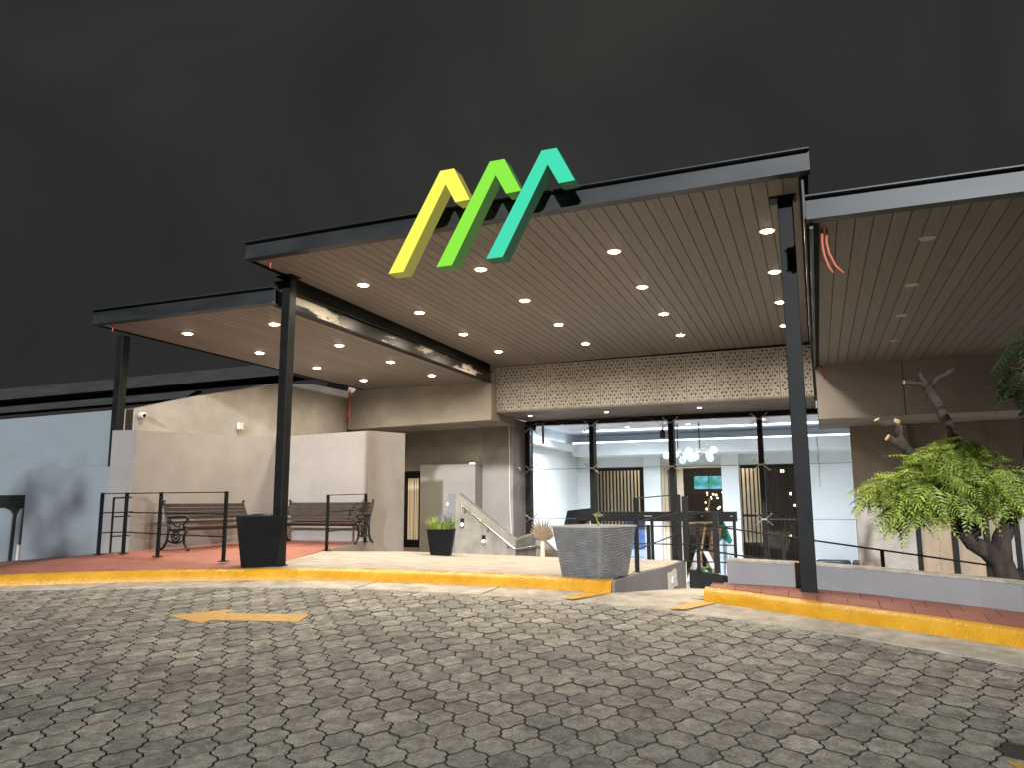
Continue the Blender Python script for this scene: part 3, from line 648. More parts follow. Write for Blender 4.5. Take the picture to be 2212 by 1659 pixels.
ce = MB(); ce.box(-6.75, 3.4, 16.62, 17.0, 2.0, 2.1); ce.box(-6.75, 3.4, 17.0, YB, 1.93, 2.1); struct(ce.build('interior_ceiling', M['int_ceiling']))
m = MB(); m.box(-5.0, -1.0, 18.2, 20.0, 1.905, 1.929); tag(m.build('ceiling_panel', M['int_ceiling']), 'flat raised rectangle on the lobby ceiling', 'ceiling')
m = MB(); m.box(-5.9, .6, 16.72, 16.80, 1.80, 1.84); tag(m.build('light_strip', M['led']), 'long bright light strip just inside the top of the glass', 'light')
m = MB(); m.box(-5.9, .6, 20.3, 20.36, 1.895, 1.925); tag(m.build('light_strip', M['led']), 'long bright light strip across the back of the lobby ceiling', 'light')
in_dl = make_downlight(r=.07, lens='lens_cool', spot=560, col=(.98, .98, 1), cone=168)
for j, (x, y) in enumerate(((-4.45, 19.4), (-2.9, 19.3), (-1.1, 18.9), (.6, 18.6), (-5.6, 18.0))):
    put(in_dl, (x, y, 1.9), ('round ceiling light in the lobby left of the hanging lamps', 'round ceiling light in the lobby above the hanging globe lamps', 'round ceiling light in the lobby right of the globe lamps', 'round ceiling light at the right end of the lobby', 'round ceiling light nearest the left wall of the lobby')[j], 'lobby ceiling lights')
# room beyond
m = MB(); m.box(-9, 4, 28, 28.2, -2.3, 2.3); m.box(-9, 4, YB+.4, 28, 2.0, 2.2); m.box(-9, -8.9, YB, 28, -2.3, 2.3); m.box(3.9, 4, YB, 28, -2.3, 2.3)
tag(m.build('dining_room', M['wood_dark']), 'dark dining room seen through the lobby doorway', 'room')
m = MB(); m.box(-6.5, -5.0, 23.1, 23.2, -2.3, 1.4); tag(m.build('backdrop_panel', M['beige_panel']), 'lit beige panel behind the left slatted opening', 'panel')
m = MB(); m.box(-2.1, -1.42, 23.1, 23.2, -1.15, 1.4); tag(m.build('backdrop_panel', M['beige_panel']), 'lit beige panel behind the right slatted opening', 'panel')
l = bpy.data.lights.new('room_lamp', 'AREA'); l.energy = 150; l.size = 3.0*K; l.size_y = .3; l.shape = 'RECTANGLE'; l.color = (1, .82, .6)
o = bpy.data.objects.new('room_lamp', l); COL.objects.link(o); o.location = Vector((-3.4, 22.75, 1.85))*K
def tvmat():
    m, n, l_, p = new_mat('tv_picture'); t = n.new('ShaderNodeTexCoord'); v = n.new('ShaderNodeTexNoise'); v.inputs['Scale'].default_value = 2.4
    r = n.new('ShaderNodeValToRGB'); e = r.color_ramp.elements; e[0].position = .42; e[0].color = (.02, .35, .22, 1); e[1].position = .6; e[1].color = (.25, .62, .85, 1)
    l_.new(t.outputs['Object'], v.inputs['Vector']); l_.new(v.outputs['Fac'], r.inputs['Fac']); l_.new(r.outputs['Color'], p.inputs['Emission Color']); p.inputs['Emission Strength'].default_value = .9
    p.inputs['Base Color'].default_value = (.01, .01, .01, 1); return m
M['tv'] = tvmat()
for x, w, lab in ((-3.55, .46, 'left of two television screens glowing blue and green in the dining room'), (-2.97, .66, 'right of two television screens glowing blue and green in the dining room')):
    t = thing('television', (x, 26, .5), lab, 'television', 'televisions in the dining room')
    m = MB(); m.box(x-w/2-.02, x+w/2+.02, 26, 26.06, .38, .84); m.build('casing', M['window_frame'], t)
    m = MB(); m.box(x-w/2, x+w/2, 25.99, 26, .40, .82); m.build('screen', M['tv'], t)
m = MB(); rnd = random.Random(5)
for i in range(46): m.sphere((rnd.uniform(-3.6, -2.3), 27.2, rnd.uniform(-.75, .3)), rnd.uniform(.015, .04), 6, 4)
stuff(tag(m.build('fairy_lights', M['spark']), 'cluster of small white lights in the dark dining room', 'lights'))
for i, (x, z) in enumerate(((-.55, .82), (-.70, .2), (-.52, -.45), (-.78, -.95), (-.50, -1.35), (-.9, .83), (-.62, -.12))):  # added glowing dots stand in for outdoor lights reflected in the glass
    m = MB(); m.sphere((x, 23.0, z), .03+.02*(i % 3)/2, 8, 5)
    tag(m.build('reflection_dot', M['spark']), 'added glowing dot for a light reflected in the glass, behind the right slatted opening, number %s counted from the top' % ['one', 'three', 'five', 'six', 'seven', 'two', 'four'][i], 'light', 'reflection dots behind the slats')
stc = thing('staircase', (-3, 24, -2.3), 'warm lit wooden staircase rising behind the lobby doorway', 'staircase')
for i in range(9):
    m = MB(); m.box(-3.25-.0*i, -2.2, 23.6+i*.28, 23.88+i*.28, -2.3, -2.3+.17*(i+1)); m.build('step', M['wood_step'], stc)
m = MB(); m.bar((-3.3, 23.5, -1.5), (-3.3, 26.1, .1), .05, .08); m.bar((-3.3, 23.5, -2.3), (-3.3, 23.5, -1.5), .05, .05); m.build('handrail', M['wood_step'], stc)
for i, (x, y, sc_) in enumerate(((-4.0, 25.2, 1), (-3.45, 26.0, 1), (-4.6, 24.6, 1))):
    t = thing('dining_table', (x, y, -2.3), ('dining table nearest the doorway in the dark dining room', 'dining table under the television screens', 'dining table behind the left slatted opening')[i], 'table', 'dining tables')
    m = MB(); m.lathe([(.42, 1.60), (.42, 1.64)], (x, y, -2.3), 14); m.build('tabletop', M['beige_panel'], t)
    m = MB(); m.lathe([(.25, 0), (.04, .05), (.04, 1.60)], (x, y, -2.3), 10); m.build('pedestal', M['window_frame'], t)
# hanging globe lamps
def chandelier(x, y, zt, zb, label, seed):
    t = thing('pendant_lamp', (x, y, zt), label, 'lamp', 'branching globe pendant lamps'); rnd = random.Random(seed)
    m = MB(); m.tube([(x, y, zt), (x, y, zb+.05)], .014, 6); m.build('rod', M['window_frame'], t)
    for k in range(6):
        a = k*1.05+rnd.uniform(-.3, .3); r = rnd.uniform(.16, .34); e = (x+r*math.cos(a), y+r*math.sin(a), zb-rnd.uniform(-.02, .26))
        m = MB(); m.tube([(x, y, zb+.12-.03*k), e], .009, 5); m.build('arm', M['stainless'], t)
        m = MB(); m.sphere(e, .085, 12, 8); g = m.build('globe', M['globe'], t, smooth=True)
        m = MB(); m.sphere(e, .032, 8, 5); m.build('bulb', M['bulb'], g)
chandelier(-3.12, 19.0, 1.9, 1.22, 'branching pendant lamp of clear globes in the lobby, left of the pair', 1)
chandelier(-2.60, 19.0, 1.9, 1.22, 'branching pendant lamp of clear globes in the lobby, right of the pair', 2)
# lobby things
sf = thing('sofa', (.6, 21, -2.3), 'black leather sofa with a puffy back seen through the glass on the right', 'sofa')
for i, (a, b) in enumerate(((-.15, .66), (.68, 1.5))):
    m = MB(); m.box(a, b, 21.0, 21.28, -1.9, -1.45); m.build('back_cushion', M['leather'], sf, smooth=True, bevel=.07)
m = MB(); m.box(-.2, 1.5, 20.5, 21.28, -2.28, -1.88); m.build('seat', M['leather'], sf, bevel=.03)
m = MB(); m.box(-.4, -.2, 20.5, 21.28, -2.28, -1.65); m.build('armrest', M['leather'], sf, bevel=.04)
fg = thing('flag', (-1.95, 18, -2.3), 'green white and red flag hanging folded on a pole inside the lobby', 'flag')
m = MB(); m.tube([(-2.02, 18, -2.3), (-2.02, 18, -.40)], .012, 8); m.lathe([(.14, 0), (.14, .04), (.03, .06)], (-2.02, 18, -2.3), 12); m.build('pole', M['stainless'], fg)
def flagpart(z0, z1, mat, x_of):
    m = MB(); n = 8; rows = []
    for r in range(5):
        z = z0+(z1-z0)*r/4; a, b = x_of(z); rows.append([(a+(b-a)*k/n, 17.97+.035*math.sin(k*2.1+z*3), z+.05*math.sin(k*.8)) for k in range(n+1)])
    m.add([p for r in rows for p in r], [(i*(n+1)+k, i*(n+1)+k+1, (i+1)*(n+1)+k+1, (i+1)*(n+1)+k) for i in range(4) for k in range(n)])
    return m.build('cloth', mat, fg, smooth=True)
xo = lambda z: (-2.02-.12*min(1, (-.42-z)/.7), -2.01+.24*min(1, max(0, (-.42-z)/.6)))
flagpart(-.42, -.90, M['flag_g'], xo); flagpart(-.88, -1.28, M['flag_w'], xo); flagpart(-1.24, -1.62, M['flag_r'], lambda z: (-1.98, -1.76)); flagpart(-1.2, -1.75, M['flag_w'], lambda z: (-2.16, -1.99))
bn = thing('roll_up_banner', (-3.8, 17.2, -2.3), 'standing banner with a blue picture above white text area behind the grey planter', 'banner')
m = MB(); m.box(-4.06, -3.60, 17.2, 17.22, -2.2, -.38); m.build('sheet', M['banner_w'], bn)
m = MB(); m.box(-4.04, -3.62, 17.19, 17.2, -1.05, -.40); m.build('picture', M['banner_b'], bn)
m = MB()
for i in range(6): m.box(-4.0, -3.66-.03*(i % 3), 17.19, 17.2, -1.22-.11*i, -1.20-.11*i)
m.build('text_line', M['banner_line'], bn)
m = MB(); m.box(-4.08, -3.58, 17.12, 17.3, -2.3, -2.2); m.build('stand', M['stainless'], bn)
eb = thing('easel_board', (-5.1, 17.3, -2.3), 'dark leaning display board on a stand behind the dried fan leaf', 'board')
m = MB(); m.hexa([(-5.62, 17.25, -.95), (-5.0, 17.25, -1.1), (-5.0, 17.3, -1.1), (-5.62, 17.3, -.95)], [(-5.50, 17.5, -.20), (-4.93, 17.5, -.14), (-4.93, 17.55, -.14), (-5.50, 17.55, -.20)]); m.build('panel', M['window_frame'], eb)
m = MB(); m.bar((-5.4, 17.4, -.6), (-5.15, 17.1, -2.3), .05, .05); m.bar((-5.1, 17.4, -.6), (-4.85, 17.1, -2.3), .05, .05); m.bar((-5.2, 17.5, -.5), (-5.1, 18, -2.3), .05, .05); m.build('leg', M['window_frame'], eb)
gs = thing('floor_sign', (-2.5, 17.0, -2.3), 'green box sign with a pale round emblem on the lobby floor by the door', 'sign')
m = MB(); m.box(-2.56, -2.18, 17.0, 17.12, -1.70, -1.38); m.build('box', M['green'], gs)
m = MB(); m.prism([(-2.28+.09*math.cos(k*.628), 16.995, -1.53+.10*math.sin(k*.628)) for k in range(10)], (0, .004, 0)); m.build('emblem', M['trim_white'], gs)
m = MB(); m.box(-2.5, -2.24, 17.03, 17.1, -2.3, -1.70); m.build('stand', M['window_frame'], gs)

# ------------------------------------------------------------------ curtain window, boarded window, dark door
cw = thing('curtain_window', (-8.65, 15.8, -1.0), 'narrow black framed window with beige vertical curtain strips in the recess', 'window')
m = MB(); m.box(-8.87, -8.83, 15.72, 15.86, -1.0, .72); m.box(-8.47, -8.42, 15.72, 15.86, -1.0, .72); m.box(-8.83, -8.47, 15.72, 15.86, .60, .72); m.box(-8.83, -8.47, 15.72, 15.86, -1.0, -.85); m.build('frame', M['window_frame'], cw)
m = MB(); m.box(-8.83, -8.47, 15.86, 15.88, -.85, .60); m.build('pane', M['void'], cw)
for i in range(8):
    x = -8.815+i*.043; w = (.030, .022, .034, .012, .030, .024, .010, .016)[i]
    m = MB(); m.box(x, x+w, 15.82+.01*(i % 2), 15.835+.01*(i % 2), -.83, .56); m.build('curtain_strip', M['curtain'], cw)
cl_ = bpy.data.lights.new('curtain_lamp', 'POINT')
bpy.data.lights.remove(cl_)
bwn = thing('boarded_window', (2.3, 16.05, -1.4), 'wide black framed window closed with beige boards behind the tree', 'window')
for x in (1.66, 2.24, 2.74, 3.2): 
    m = MB(); m.box(x-.04, x+.04, 15.95, 16.09, -2.35, -.22); m.build('mullion', M['window_frame'], bwn)
m = MB(); m.box(1.62, 3.24, 15.95, 16.09, -.22, -.17); m.box(1.62, 3.24, 15.95, 16.09, -1.55, -1.48); m.build('rail', M['window_frame'], bwn)
for a, b in ((1.70, 1.98), (1.985, 2.20), (2.28, 2.70), (2.78, 3.16)):
    m = MB(); m.box(a, b, 16.02+.01*(a < 1.9), 16.06, -2.35, -.22); m.build('board', M['board'], bwn)
dd = thing('door', (-12.2, 8.6, -.85), 'dark double door with two pale panels at the left edge of the photo', 'door')
m = MB(); m.box(-13.2, -11.62, 8.64, 8.69, -1.1, .155); m.build('leaf', M['stucco_dark'], dd)
for q in ([(-12.6, -.9), (-11.95, -.9), (-11.93, -.16), (-12.0, -.09), (-12.12, -.05), (-12.6, -.05)], [(-11.85, -.9), (-11.76, -.9), (-11.72, -.05), (-11.77, -.07), (-11.83, -.16)]):
    m = MB(); m.prism([(x, 8.62, z) for x, z in q], (0, .02, 0)); m.build('door_panel', M['wall_cool_lit'], dd)
m = MB(); m.box(-11.74, -11.69, 8.6, 8.64, -.86, -.62); m.build('letter_box', M['white_plastic'], dd)

# ------------------------------------------------------------------ benches
def bench():
    t = thing('park_bench', (0, 0, 0), '', 'bench', 'park benches with iron ends')   # faces -Y, width along X
    L = 1.62
    for i, z in enumerate((.655, .595, .535, .475, .40)):
        y = .30+.13*(z-.35)/.3
        m = MB(); m.box(-L/2+.02, L/2-.02, y-.012, y+.012, z-.0285 if i < 4 else z-.022, z+.0285 if i < 4 else z+.022); m.build('back_slat', M['bench_wood'], t, bevel=.005)
    for i in range(5):
        y = .02+i*.062; z = .335-.012*i
        m = MB(); m.box(-L/2+.02, L/2-.02, y-.024, y+.024, z-.012, z+.012); m.build('seat_slat', M['bench_wood'], t, bevel=.005)
    for s in (-1, 1):
        x = s*L/2; m = MB(); T = lambda pts, r: m.tube([(x, a, b) for a, b in pts], r, 7)
        T([(.45, 0), (.38, .04), (.335, .13), (.32, .24), (.31, .33), (.345, .45), (.395, .58), (.44, .70), (.425, .725), (.40, .715)], [.024, .02, .018, .02, .022, .02, .018, .018, .016, .012])
        T([(-.06, 0), (-.03, .03), (.02, .10), (.035, .19), (.0, .27), (.01, .33)], [.026, .02, .018, .02, .022, .018])
        T([(.0, .31), (.12, .29), (.24, .285), (.32, .30)], .02)
        T([(.33, .47), (.22, .485), (.10, .49), (.0, .485), (-.035, .465), (-.03, .44), (.0, .445)], [.018, .018, .018, .018, .02, .016, .01])
        T([(-.01, .45), (.02, .40), (.06, .37), (.03, .33)], .014)
        T([(.30, .44), (.24, .38), (.18, .34), (.12, .34), (.10, .38)], .012)
        T([(.035, .15), (.10, .11), (.17, .10), (.25, .11), (.33, .14)], .014)
        m.build('iron_end', M['iron'], t, smooth=True)
        m = MB(); ring = [(x, .178+.075*math.cos(k*math.pi/6), .19+.075*math.sin(k*math.pi/6)) for k in range(13)]
        m.tube(ring, .015, 6, False); m.tube([(x, .178+.03*math.cos(k*math.pi/4), .19+.03*math.sin(k*math.pi/4)) for k in range(9)], .013, 6, False)
        for k in range(6): m.bar((x, .178+.03*math.cos(k*1.047), .19+.03*math.sin(k*1.047)), (x, .178+.075*math.cos(k*1.047), .19+.075*math.sin(k*1.047)), .012, .012)
        m.build('medallion', M['iron'], t, smooth=True)
        for q in ((-.035, 0), (.44, 0)):
            pass
    return t
b1 = bench(); b2 = dup(b1)
for b, loc, rz, lab in ((b1, (-8.12, 9.18, -.628), math.pi/2, 'park bench with iron ends against the left wall behind the black planter'), (b2, (-7.52, 10.46, -.622), 0, 'park bench with iron ends against the grey partition behind the steel post')):
    b.location = Vector(loc)*K; b.rotation_euler = (0, 0, rz); b['label'] = lab; b.scale = (1, 1, .93)
    # wooden seat faces into the plaza

# ------------------------------------------------------------------ railings
def railing(label, posts, rails, pw=.035, ph=.04, rod=.009, top=(.035, .012)):
    t = thing('railing', posts[0][0], label, 'railing', 'black steel railings')
    for (b, ztop) in posts:
        m = MB(); m.box(b[0]-pw/2, b[0]+pw/2, b[1]-pw/2, b[1]+pw/2, b[2], ztop)
        o = m.build('rail_post', M['rail'], t)
        m = MB(); m.box(b[0]-.05, b[0]+.05, b[1]-.045, b[1]+.045, b[2]-.004, b[2]+.008); m.build('base_plate', M['rail'], o)
    for kind, a, b in rails:
        m = MB()
        if kind == 't': m.bar(a, b, top[0], top[1]); m.build('top_rail', M['rail'], t)
        else: m.tube([a, b], rod, 6); m.build('rail_rod', M['rail'], t)
    return t
zt = .145
P = [(-9.02, 7.76, -.66), (-8.62, 7.80, -.64), (-8.0, 7.78, -.668), (-6.98, 7.84, -.712)]
rl = []
for a, b in zip(P, P[1:]):
    rl.append(('t', (a[0], a[1], zt), (b[0], b[1], zt)))
    for f in (.68, .35): rl.append(('r', (a[0], a[1], a[2]+f*(zt-a[2])), (b[0], b[1], b[2]+f*(zt-b[2]))))
rl += [('t', (-8.62, 7.80, zt), (-8.70, 8.0, zt))]+[('r', (-8.62, 7.80, z), (-8.72, 7.99, z)) for z in (-.1, -.37)]
railing('black railing of four posts in front of the left bench', [(p, zt+.01) for p in P], rl)
railing('short black railing in front of the right end of the second bench', [((-6.85, 9.85, -.69), .125), ((-6.87, 10.93, -.62), .15)],
        [('t', (-6.85, 9.85, .12), (-6.87, 10.93, .145)), ('r', (-6.85, 9.85, -.13), (-6.87, 10.93, -.10)), ('r', (-6.85, 9.85, -.42), (-6.87, 10.93, -.38))])
railing('black railing at the plaza edge beside the grey textured planter', [((-1.99, 8.98, -.805), .045), ((-1.97, 11.9, -.88), .10)],
        [('t', (-1.99, 8.98, .04), (-1.97, 11.9, .10)), ('r', (-1.99, 8.98, -.23), (-1.97, 11.9, -.17)), ('r', (-1.99, 8.98, -.55), (-1.97, 11.9, -.47))], pw=.045)
railing('short level black railing ending in a thick post above the black wall', [((-1.50, 12.36, -1.08), -.16), ((-1.93, 12.2, -.9), .08)],
        [('t', (-1.93, 12.2, -.20), (-1.50, 12.36, -.16)), ('r', (-1.93, 12.2, -.47), (-1.50, 12.36, -.44)), ('r', (-1.93, 12.2, -.77), (-1.50, 12.36, -.73))], pw=.085)
railing('sloping handrail running down to the right behind the parapet', [((-1.78, 12.38, -1.05), -.345), ((-.53, 12.38, -1.2), -.515), ((.80, 12.38, -1.45), -.70), ((2.22, 12.38, -1.75), -.90)],
        [('r', (-1.80, 12.38, -.345), (2.5, 12.38, -.935)), ('r', (-1.80, 12.38, -.73), (2.5, 12.38, -1.32))], pw=.05, rod=.014)
railing('distant level railing at the stairs behind the grey planter', [((-2.78, 13.5, -2.3), -.40), ((-4.0, 13.5, -2.3), -.40)],
        [('r', (-4.0, 13.5, -.42), (-1.3, 13.4, -.42)), ('r', (-4.0, 13.5, -.72), (-1.3, 13.4, -.72)), ('r', (-4.0, 13.5, -1.0), (-1.3, 13.4, -1.0))], pw=.06, rod=.012)
hr = thing('handrail', (-6.5, 14.85, -.4), 'stainless steel handrail bending down along the stair wall', 'handrail')
m = MB(); m.tube([(-7.0, 14.84, -.045), (-6.98, 14.82, -.06), (-5.79, 14.82, -.93), (-5.75, 14.84, -.945), (-5.72, 15.95, -.93), (-5.70, 16.0, -.95), (-5.2, 16.02, -1.45)], .021, 10); m.build('tube', M['stainless'], hr, smooth=True)
for x, z in ((-6.9, -.12), (-6.38, -.50), (-5.93, -.83)):
    m = MB(); m.tube([(x, 14.82, z-.01), (x, 14.82, z-.06), (x-.02, 14.86, z-.075), (x-.03, 14.90, z-.075)], .008, 6); m.tube([(x-.03, 14.885, z-.075), (x-.03, 14.90, z-.075)], .028, 10); m.build('bracket', M['stainless'], hr)

# ------------------------------------------------------------------ planters
def taper(m, b, t, z0, z1):    # b, t: 4 corner xy lists
    m.hexa([(x, y, z0) for x, y in b], [(x, y, z1) for x, y in t])
def rect(cx, cy, w, d, r):
    c, s = math.cos(r), math.sin(r); return [(cx+c*a*w/2-s*b*d/2, cy+s*a*w/2+c*b*d/2) for a, b in ((-1, -1), (1, -1), (1, 1), (-1, 1))]
def planter(t, cx, cy, rot, wb, wt, z0, z1, mat, rimmat, rimw=.03, lip=.02):
    m = MB(); B = rect(cx, cy, wb, wb, rot); T = rect(cx, cy, wt, wt, rot); I = rect(cx, cy, wt-2*rimw, wt-2*rimw, rot); J = rect(cx, cy, wt-2*rimw-.04, wt-2*rimw-.04, rot)
    vs = [(x, y, z0) for x, y in B]+[(x, y, z1) for x, y in T]+[(x, y, z1) for x, y in I]+[(x, y, z1-.09) for x, y in J]
    fs = [(3, 2, 1, 0)]+[(k*4+i, k*4+(i+1) % 4, k*4+4+(i+1) % 4, k*4+4+i) for k in range(3) for i in range(4)]
    m.add(vs, fs); o = m.build('pot', mat, t, bevel=.006)
    m = MB(); m.add([(x, y, z1-.07) for x, y in J], [(0, 1, 2, 3)]); m.build('soil', M['soil'], t)
    return o
def blades(name, mat, t, cx, cy, z, n, r, h, w, lean, seed, droop=.3):
    rnd = random.Random(seed); m = MB()
    for i in range(n):
        a = rnd.uniform(0, 6.283); q = math.sqrt(rnd.random())*r; bx, by = cx+q*math.cos(a), cy+q*math.sin(a)
        a2 = a+rnd.uniform(-.8, .8); hh = h*rnd.uniform(.55, 1.1); ll = lean*rnd.uniform(.2, 1.1); ww = w*rnd.uniform(.7, 1.2)
        px_, py_ = -math.sin(a2)*ww, math.cos(a2)*ww; pts = []
        for k, f in enumerate((0, .45, .8, 1)):
            zz = z+hh*(f-droop*f*f*f*ll/lean); dd_ = ll*f*f; wk = (1, .9, .6, .05)[k]
            pts += [(bx+math.cos(a2)*dd_+px_*wk, by+math.sin(a2)*dd_+py_*wk, zz), (bx+math.cos(a2)*dd_-px_*wk, by+math.sin(a2)*dd_-py_*wk, zz)]
        m.add(pts, [(0, 1, 3, 2), (2, 3, 5, 4), (4, 5, 7, 6)])
    return m.build(name, mat, t)
bp_ = thing('planter', (-6.30, 7.72, -.745), 'tall black square planter with dry stalks in front of the steel post', 'planter', 'square planters')
planter(bp_, -6.33, 7.74, .62, .40, .55, -.742, -.145, M['pot_black'], None)
blades('dry_stalk', M['straw'], bp_, -6.25, 7.78, -.2, 9, .06, .16, .004, .10, 3)
lp = thing('planter', (-5.5, 11.0, -.82), 'small black planter of green grass and purple flowers on the plaza', 'planter', 'square planters')
planter(lp, -5.50, 10.95, .37, .30, .42, -.812, -.405, M['pot_black'], None)
stuff(blades('grass', M['grass'], lp, -5.5, 10.95, -.45, 330, .19, .30, .006, .20, 4, .5))
stuff(blades('flower_spike', M['lavender'], lp, -5.46, 10.98, -.42, 60, .11, .30, .008, .06, 6, .1))
gp = thing('planter', (-2.3, 8.6, -.78), 'large grey planter with wavy ribs and a thin plant beside the black railing', 'planter', 'square planters')
GX, GY, GR = -2.25, 8.10, -.365
# ribbed body: grid faces displaced by uneven wavy ridges
def ribbed(t, cx, cy, rot, wb, wt, z0, z1):
    B = rect(cx, cy, wb, wb, rot); T = rect(cx, cy, wt, wt, rot); m = MB(); nu, nv = 30, 84
    for e in range(4):
        a0, a1 = Vector(B[e]), Vector(B[(e+1) % 4]); t0, t1 = Vector(T[e]), Vector(T[(e+1) % 4]); d = (a1-a0).normalized(); nrm = Vector((d.y, -d.x))
        vs = []
        for v in range(nv+1):
            f = v/nv
            for u in range(nu+1):
                g = u/nu; p = a0.lerp(a1, g).lerp(t0.lerp(t1, g), f)
                ph = f*19+.30*math.sin(g*11+e*2+math.sin(f*14)*1.5)+.12*math.sin(g*23+f*31)
                amp = .013*min(1, min(g, 1-g)*14)*min(1, min(f, 1-f)*20)
                p = p+nrm*(amp*(abs((ph % 1)-.5)*2))
                vs.append((p.x, p.y, z0+f*(z1-z0)))
        m.add(vs, [(v*(nu+1)+u, v*(nu+1)+u+1, (v+1)*(nu+1)+u+1, (v+1)*(nu+1)+u) for v in range(nv) for u in range(nu)])
    return m.build('pot', M['pot_grey'], t)
ribbed(gp, GX, GY, GR, .495, .635, -.775, -.262)
m = MB(); A = rect(GX, GY, .655, .655, GR); I = rect(GX, GY, .58, .58, GR); J = rect(GX, GY, .56, .56, GR)
m.add([(x, y, -.264) for x, y in A]+[(x, y, -.246) for x, y in A]+[(x, y, -.246) for x, y in I]+[(x, y, -.36) for x, y in J], [(k*4+i, k*4+(i+1) % 4, k*4+4+(i+1) % 4, k*4+4+i) for k in range(3) for i in range(4)])
m.build('rim', M['pot_rim'], gp)
m = MB(); m.add([(x, y, -.34) for x, y in J], [(0, 1, 2, 3)]); m.build('soil', M['soil'], gp)
m = MB(); m.tube([(GX+.05, GY, -.34), (GX+.04, GY, -.22), (GX+.02, GY, -.12)], [.009, .008, .006], 6); m.build('stem', M['grass'], gp)
blades('leaf', M['grass'], gp, GX+.03, GY, -.16, 9, .012, .09, .010, .19, 8, 1.3)
fp = thing('dried_fan_palm', (-4.83, 13.8, -2.3), 'dried tan fan palm leaf standing in a tall vase by the stair wall', 'plant')
m = MB(); m.tube([(-4.83, 13.8, -2.3), (-4.83, 13.8, -.72)], [.09, .035], 10); m.build('vase', M['beige_panel'], fp)
for i in range(17):
    a = math.radians(-100+200*i/16); L_ = .36+.06*math.cos(a*1.5)+random.uniform(-.02, .03); b0 = Vector((-4.83, 13.8, -.72)); d = Vector((math.sin(a)*.75, random.uniform(-.12, .05), math.cos(a)*.62+.40)); e = b0+d*L_; w = Vector((math.cos(a), 0, -math.sin(a)))*.028
    m = MB(); mid = b0.lerp(e, .6); m.add([b0, mid-w+Vector((0, .02, 0)), mid+w+Vector((0, .02, 0)), mid-Vector((0, .02, 0)), e], [(0, 1, 3), (0, 3, 2), (1, 4, 3), (3, 4, 2)]); m.build('leaflet', M['straw'], fp)

# ------------------------------------------------------------------ trees
def frond(m, L_, npair, pw, rnd, droop):
    pts = []
    for k in range(npair):
        f = (k+1)/npair; x = L_*f; z = -droop*f*f*L_
        wlen = pw*math.sin(math.pi*min(1, .18+.82*f))**.7*(1-.25*f)+.012
        for s in (-1, 1):
            a = rnd.uniform(.75, 1.0); dx = wlen*math.cos(a)*.8; dy = s*wlen*math.sin(a); dz = -wlen*.28
            w = .046*(1-.35*f)
            p0 = (x, 0, z); p1 = (x+dx*.5-w*.5, dy*.5, z+dz*.25+.004); p2 = (x+dx*.5+w*.6, dy*.5, z+dz*.25+.004); p3 = (x+dx, dy, z+dz)
            pts.append((p0, p1, p3, p2))
    for q in pts: m.add(q, [(0, 1, 2), (0, 2, 3)])
    m.add([(0, -.003, 0), (0, .003, 0), (L_*.5, .003, -droop*.25*L_), (L_*.5, -.003, -droop*.25*L_), (L_, 0, -droop*L_)], [(0, 1, 2, 3), (3, 2, 4)])
tr = thing('tree', (1.92, 10.0, -1.6), 'pollarded tree with bright feathery fronds leaning left over the parapet', 'tree')
m = MB(); m.tube([(1.98, 10, -1.9), (1.90, 10, -.95), (1.82, 10, -.66), (1.86, 10.05, -.42), (1.98, 10.1, -.2), (2.12, 10.1, .05), (2.2, 10.1, .4), (2.3, 10.2, 1.0)], [.14, .125, .12, .095, .085, .08, .065, .05], 12); m.build('trunk', M['bark'], tr, smooth=True)
m = MB(); m.tube([(1.84, 10, -.70), (1.70, 9.98, -.56), (1.56, 9.95, -.47), (1.47, 9.95, -.33), (1.42, 9.95, -.1), (1.30, 9.95, .2), (1.10, 10, .45), (.97, 10, .62), (.92, 10, .74)], [.12, .10, .09, .08, .065, .06, .055, .05, .045], 10)
m.tube([(1.0, 10, .57), (.90, 9.97, .66), (.80, 9.95, .72)], [.045, .042, .038], 8); m.tube([(.92, 10, .73), (.93, 10, .86), (.90, 10, .90), (.75, 9.97, .885), (.70, 9.96, .93)], [.045, .042, .035, .032, .03], 8); m.build('branch', M['bark'], tr, smooth=True)
m = MB(); m.tube([(1.60, 10.05, -.4), (1.62, 10.1, .1), (1.52, 10.1, .60), (1.45, 10.1, .85), (1.36, 10.1, 1.1), (1.27, 10.1, 1.3)], [.07, .07, .065, .06, .055, .05], 10)
m.tube([(1.27, 10.1, 1.30), (1.22, 10.1, 1.42), (1.19, 10.1, 1.55)], [.045, .028, .012], 8); m.tube([(1.28, 10.1, 1.30), (1.18, 10.07, 1.36), (1.03, 10.05, 1.38)], [.036, .03, .026], 8); m.tube([(1.28, 10.1, 1.29), (1.38, 10.1, 1.42), (1.47, 10.08, 1.46), (1.55, 10.06, 1.52)], [.036, .03, .026, .02], 8); m.build('branch', M['bark'], tr, smooth=True)
m = MB()
for p, d, r in (((.797, 9.948, .722), (-.8, -.2, .5), .040), ((.698, 9.958, .936), (-.5, -.2, .8), .034), ((1.028, 10.049, 1.38), (-1, -.15, .1), .028)):
    d = Vector(d).normalized(); p = Vector(p); m.tube([p, p+d*.012], r, 10)
m.tube([(.90, 9.99, .90), (.92, 9.98, .935)], .036, 8)
m.build('cut_end', M['cut_wood'], tr)
rnd = random.Random(21); fm = []
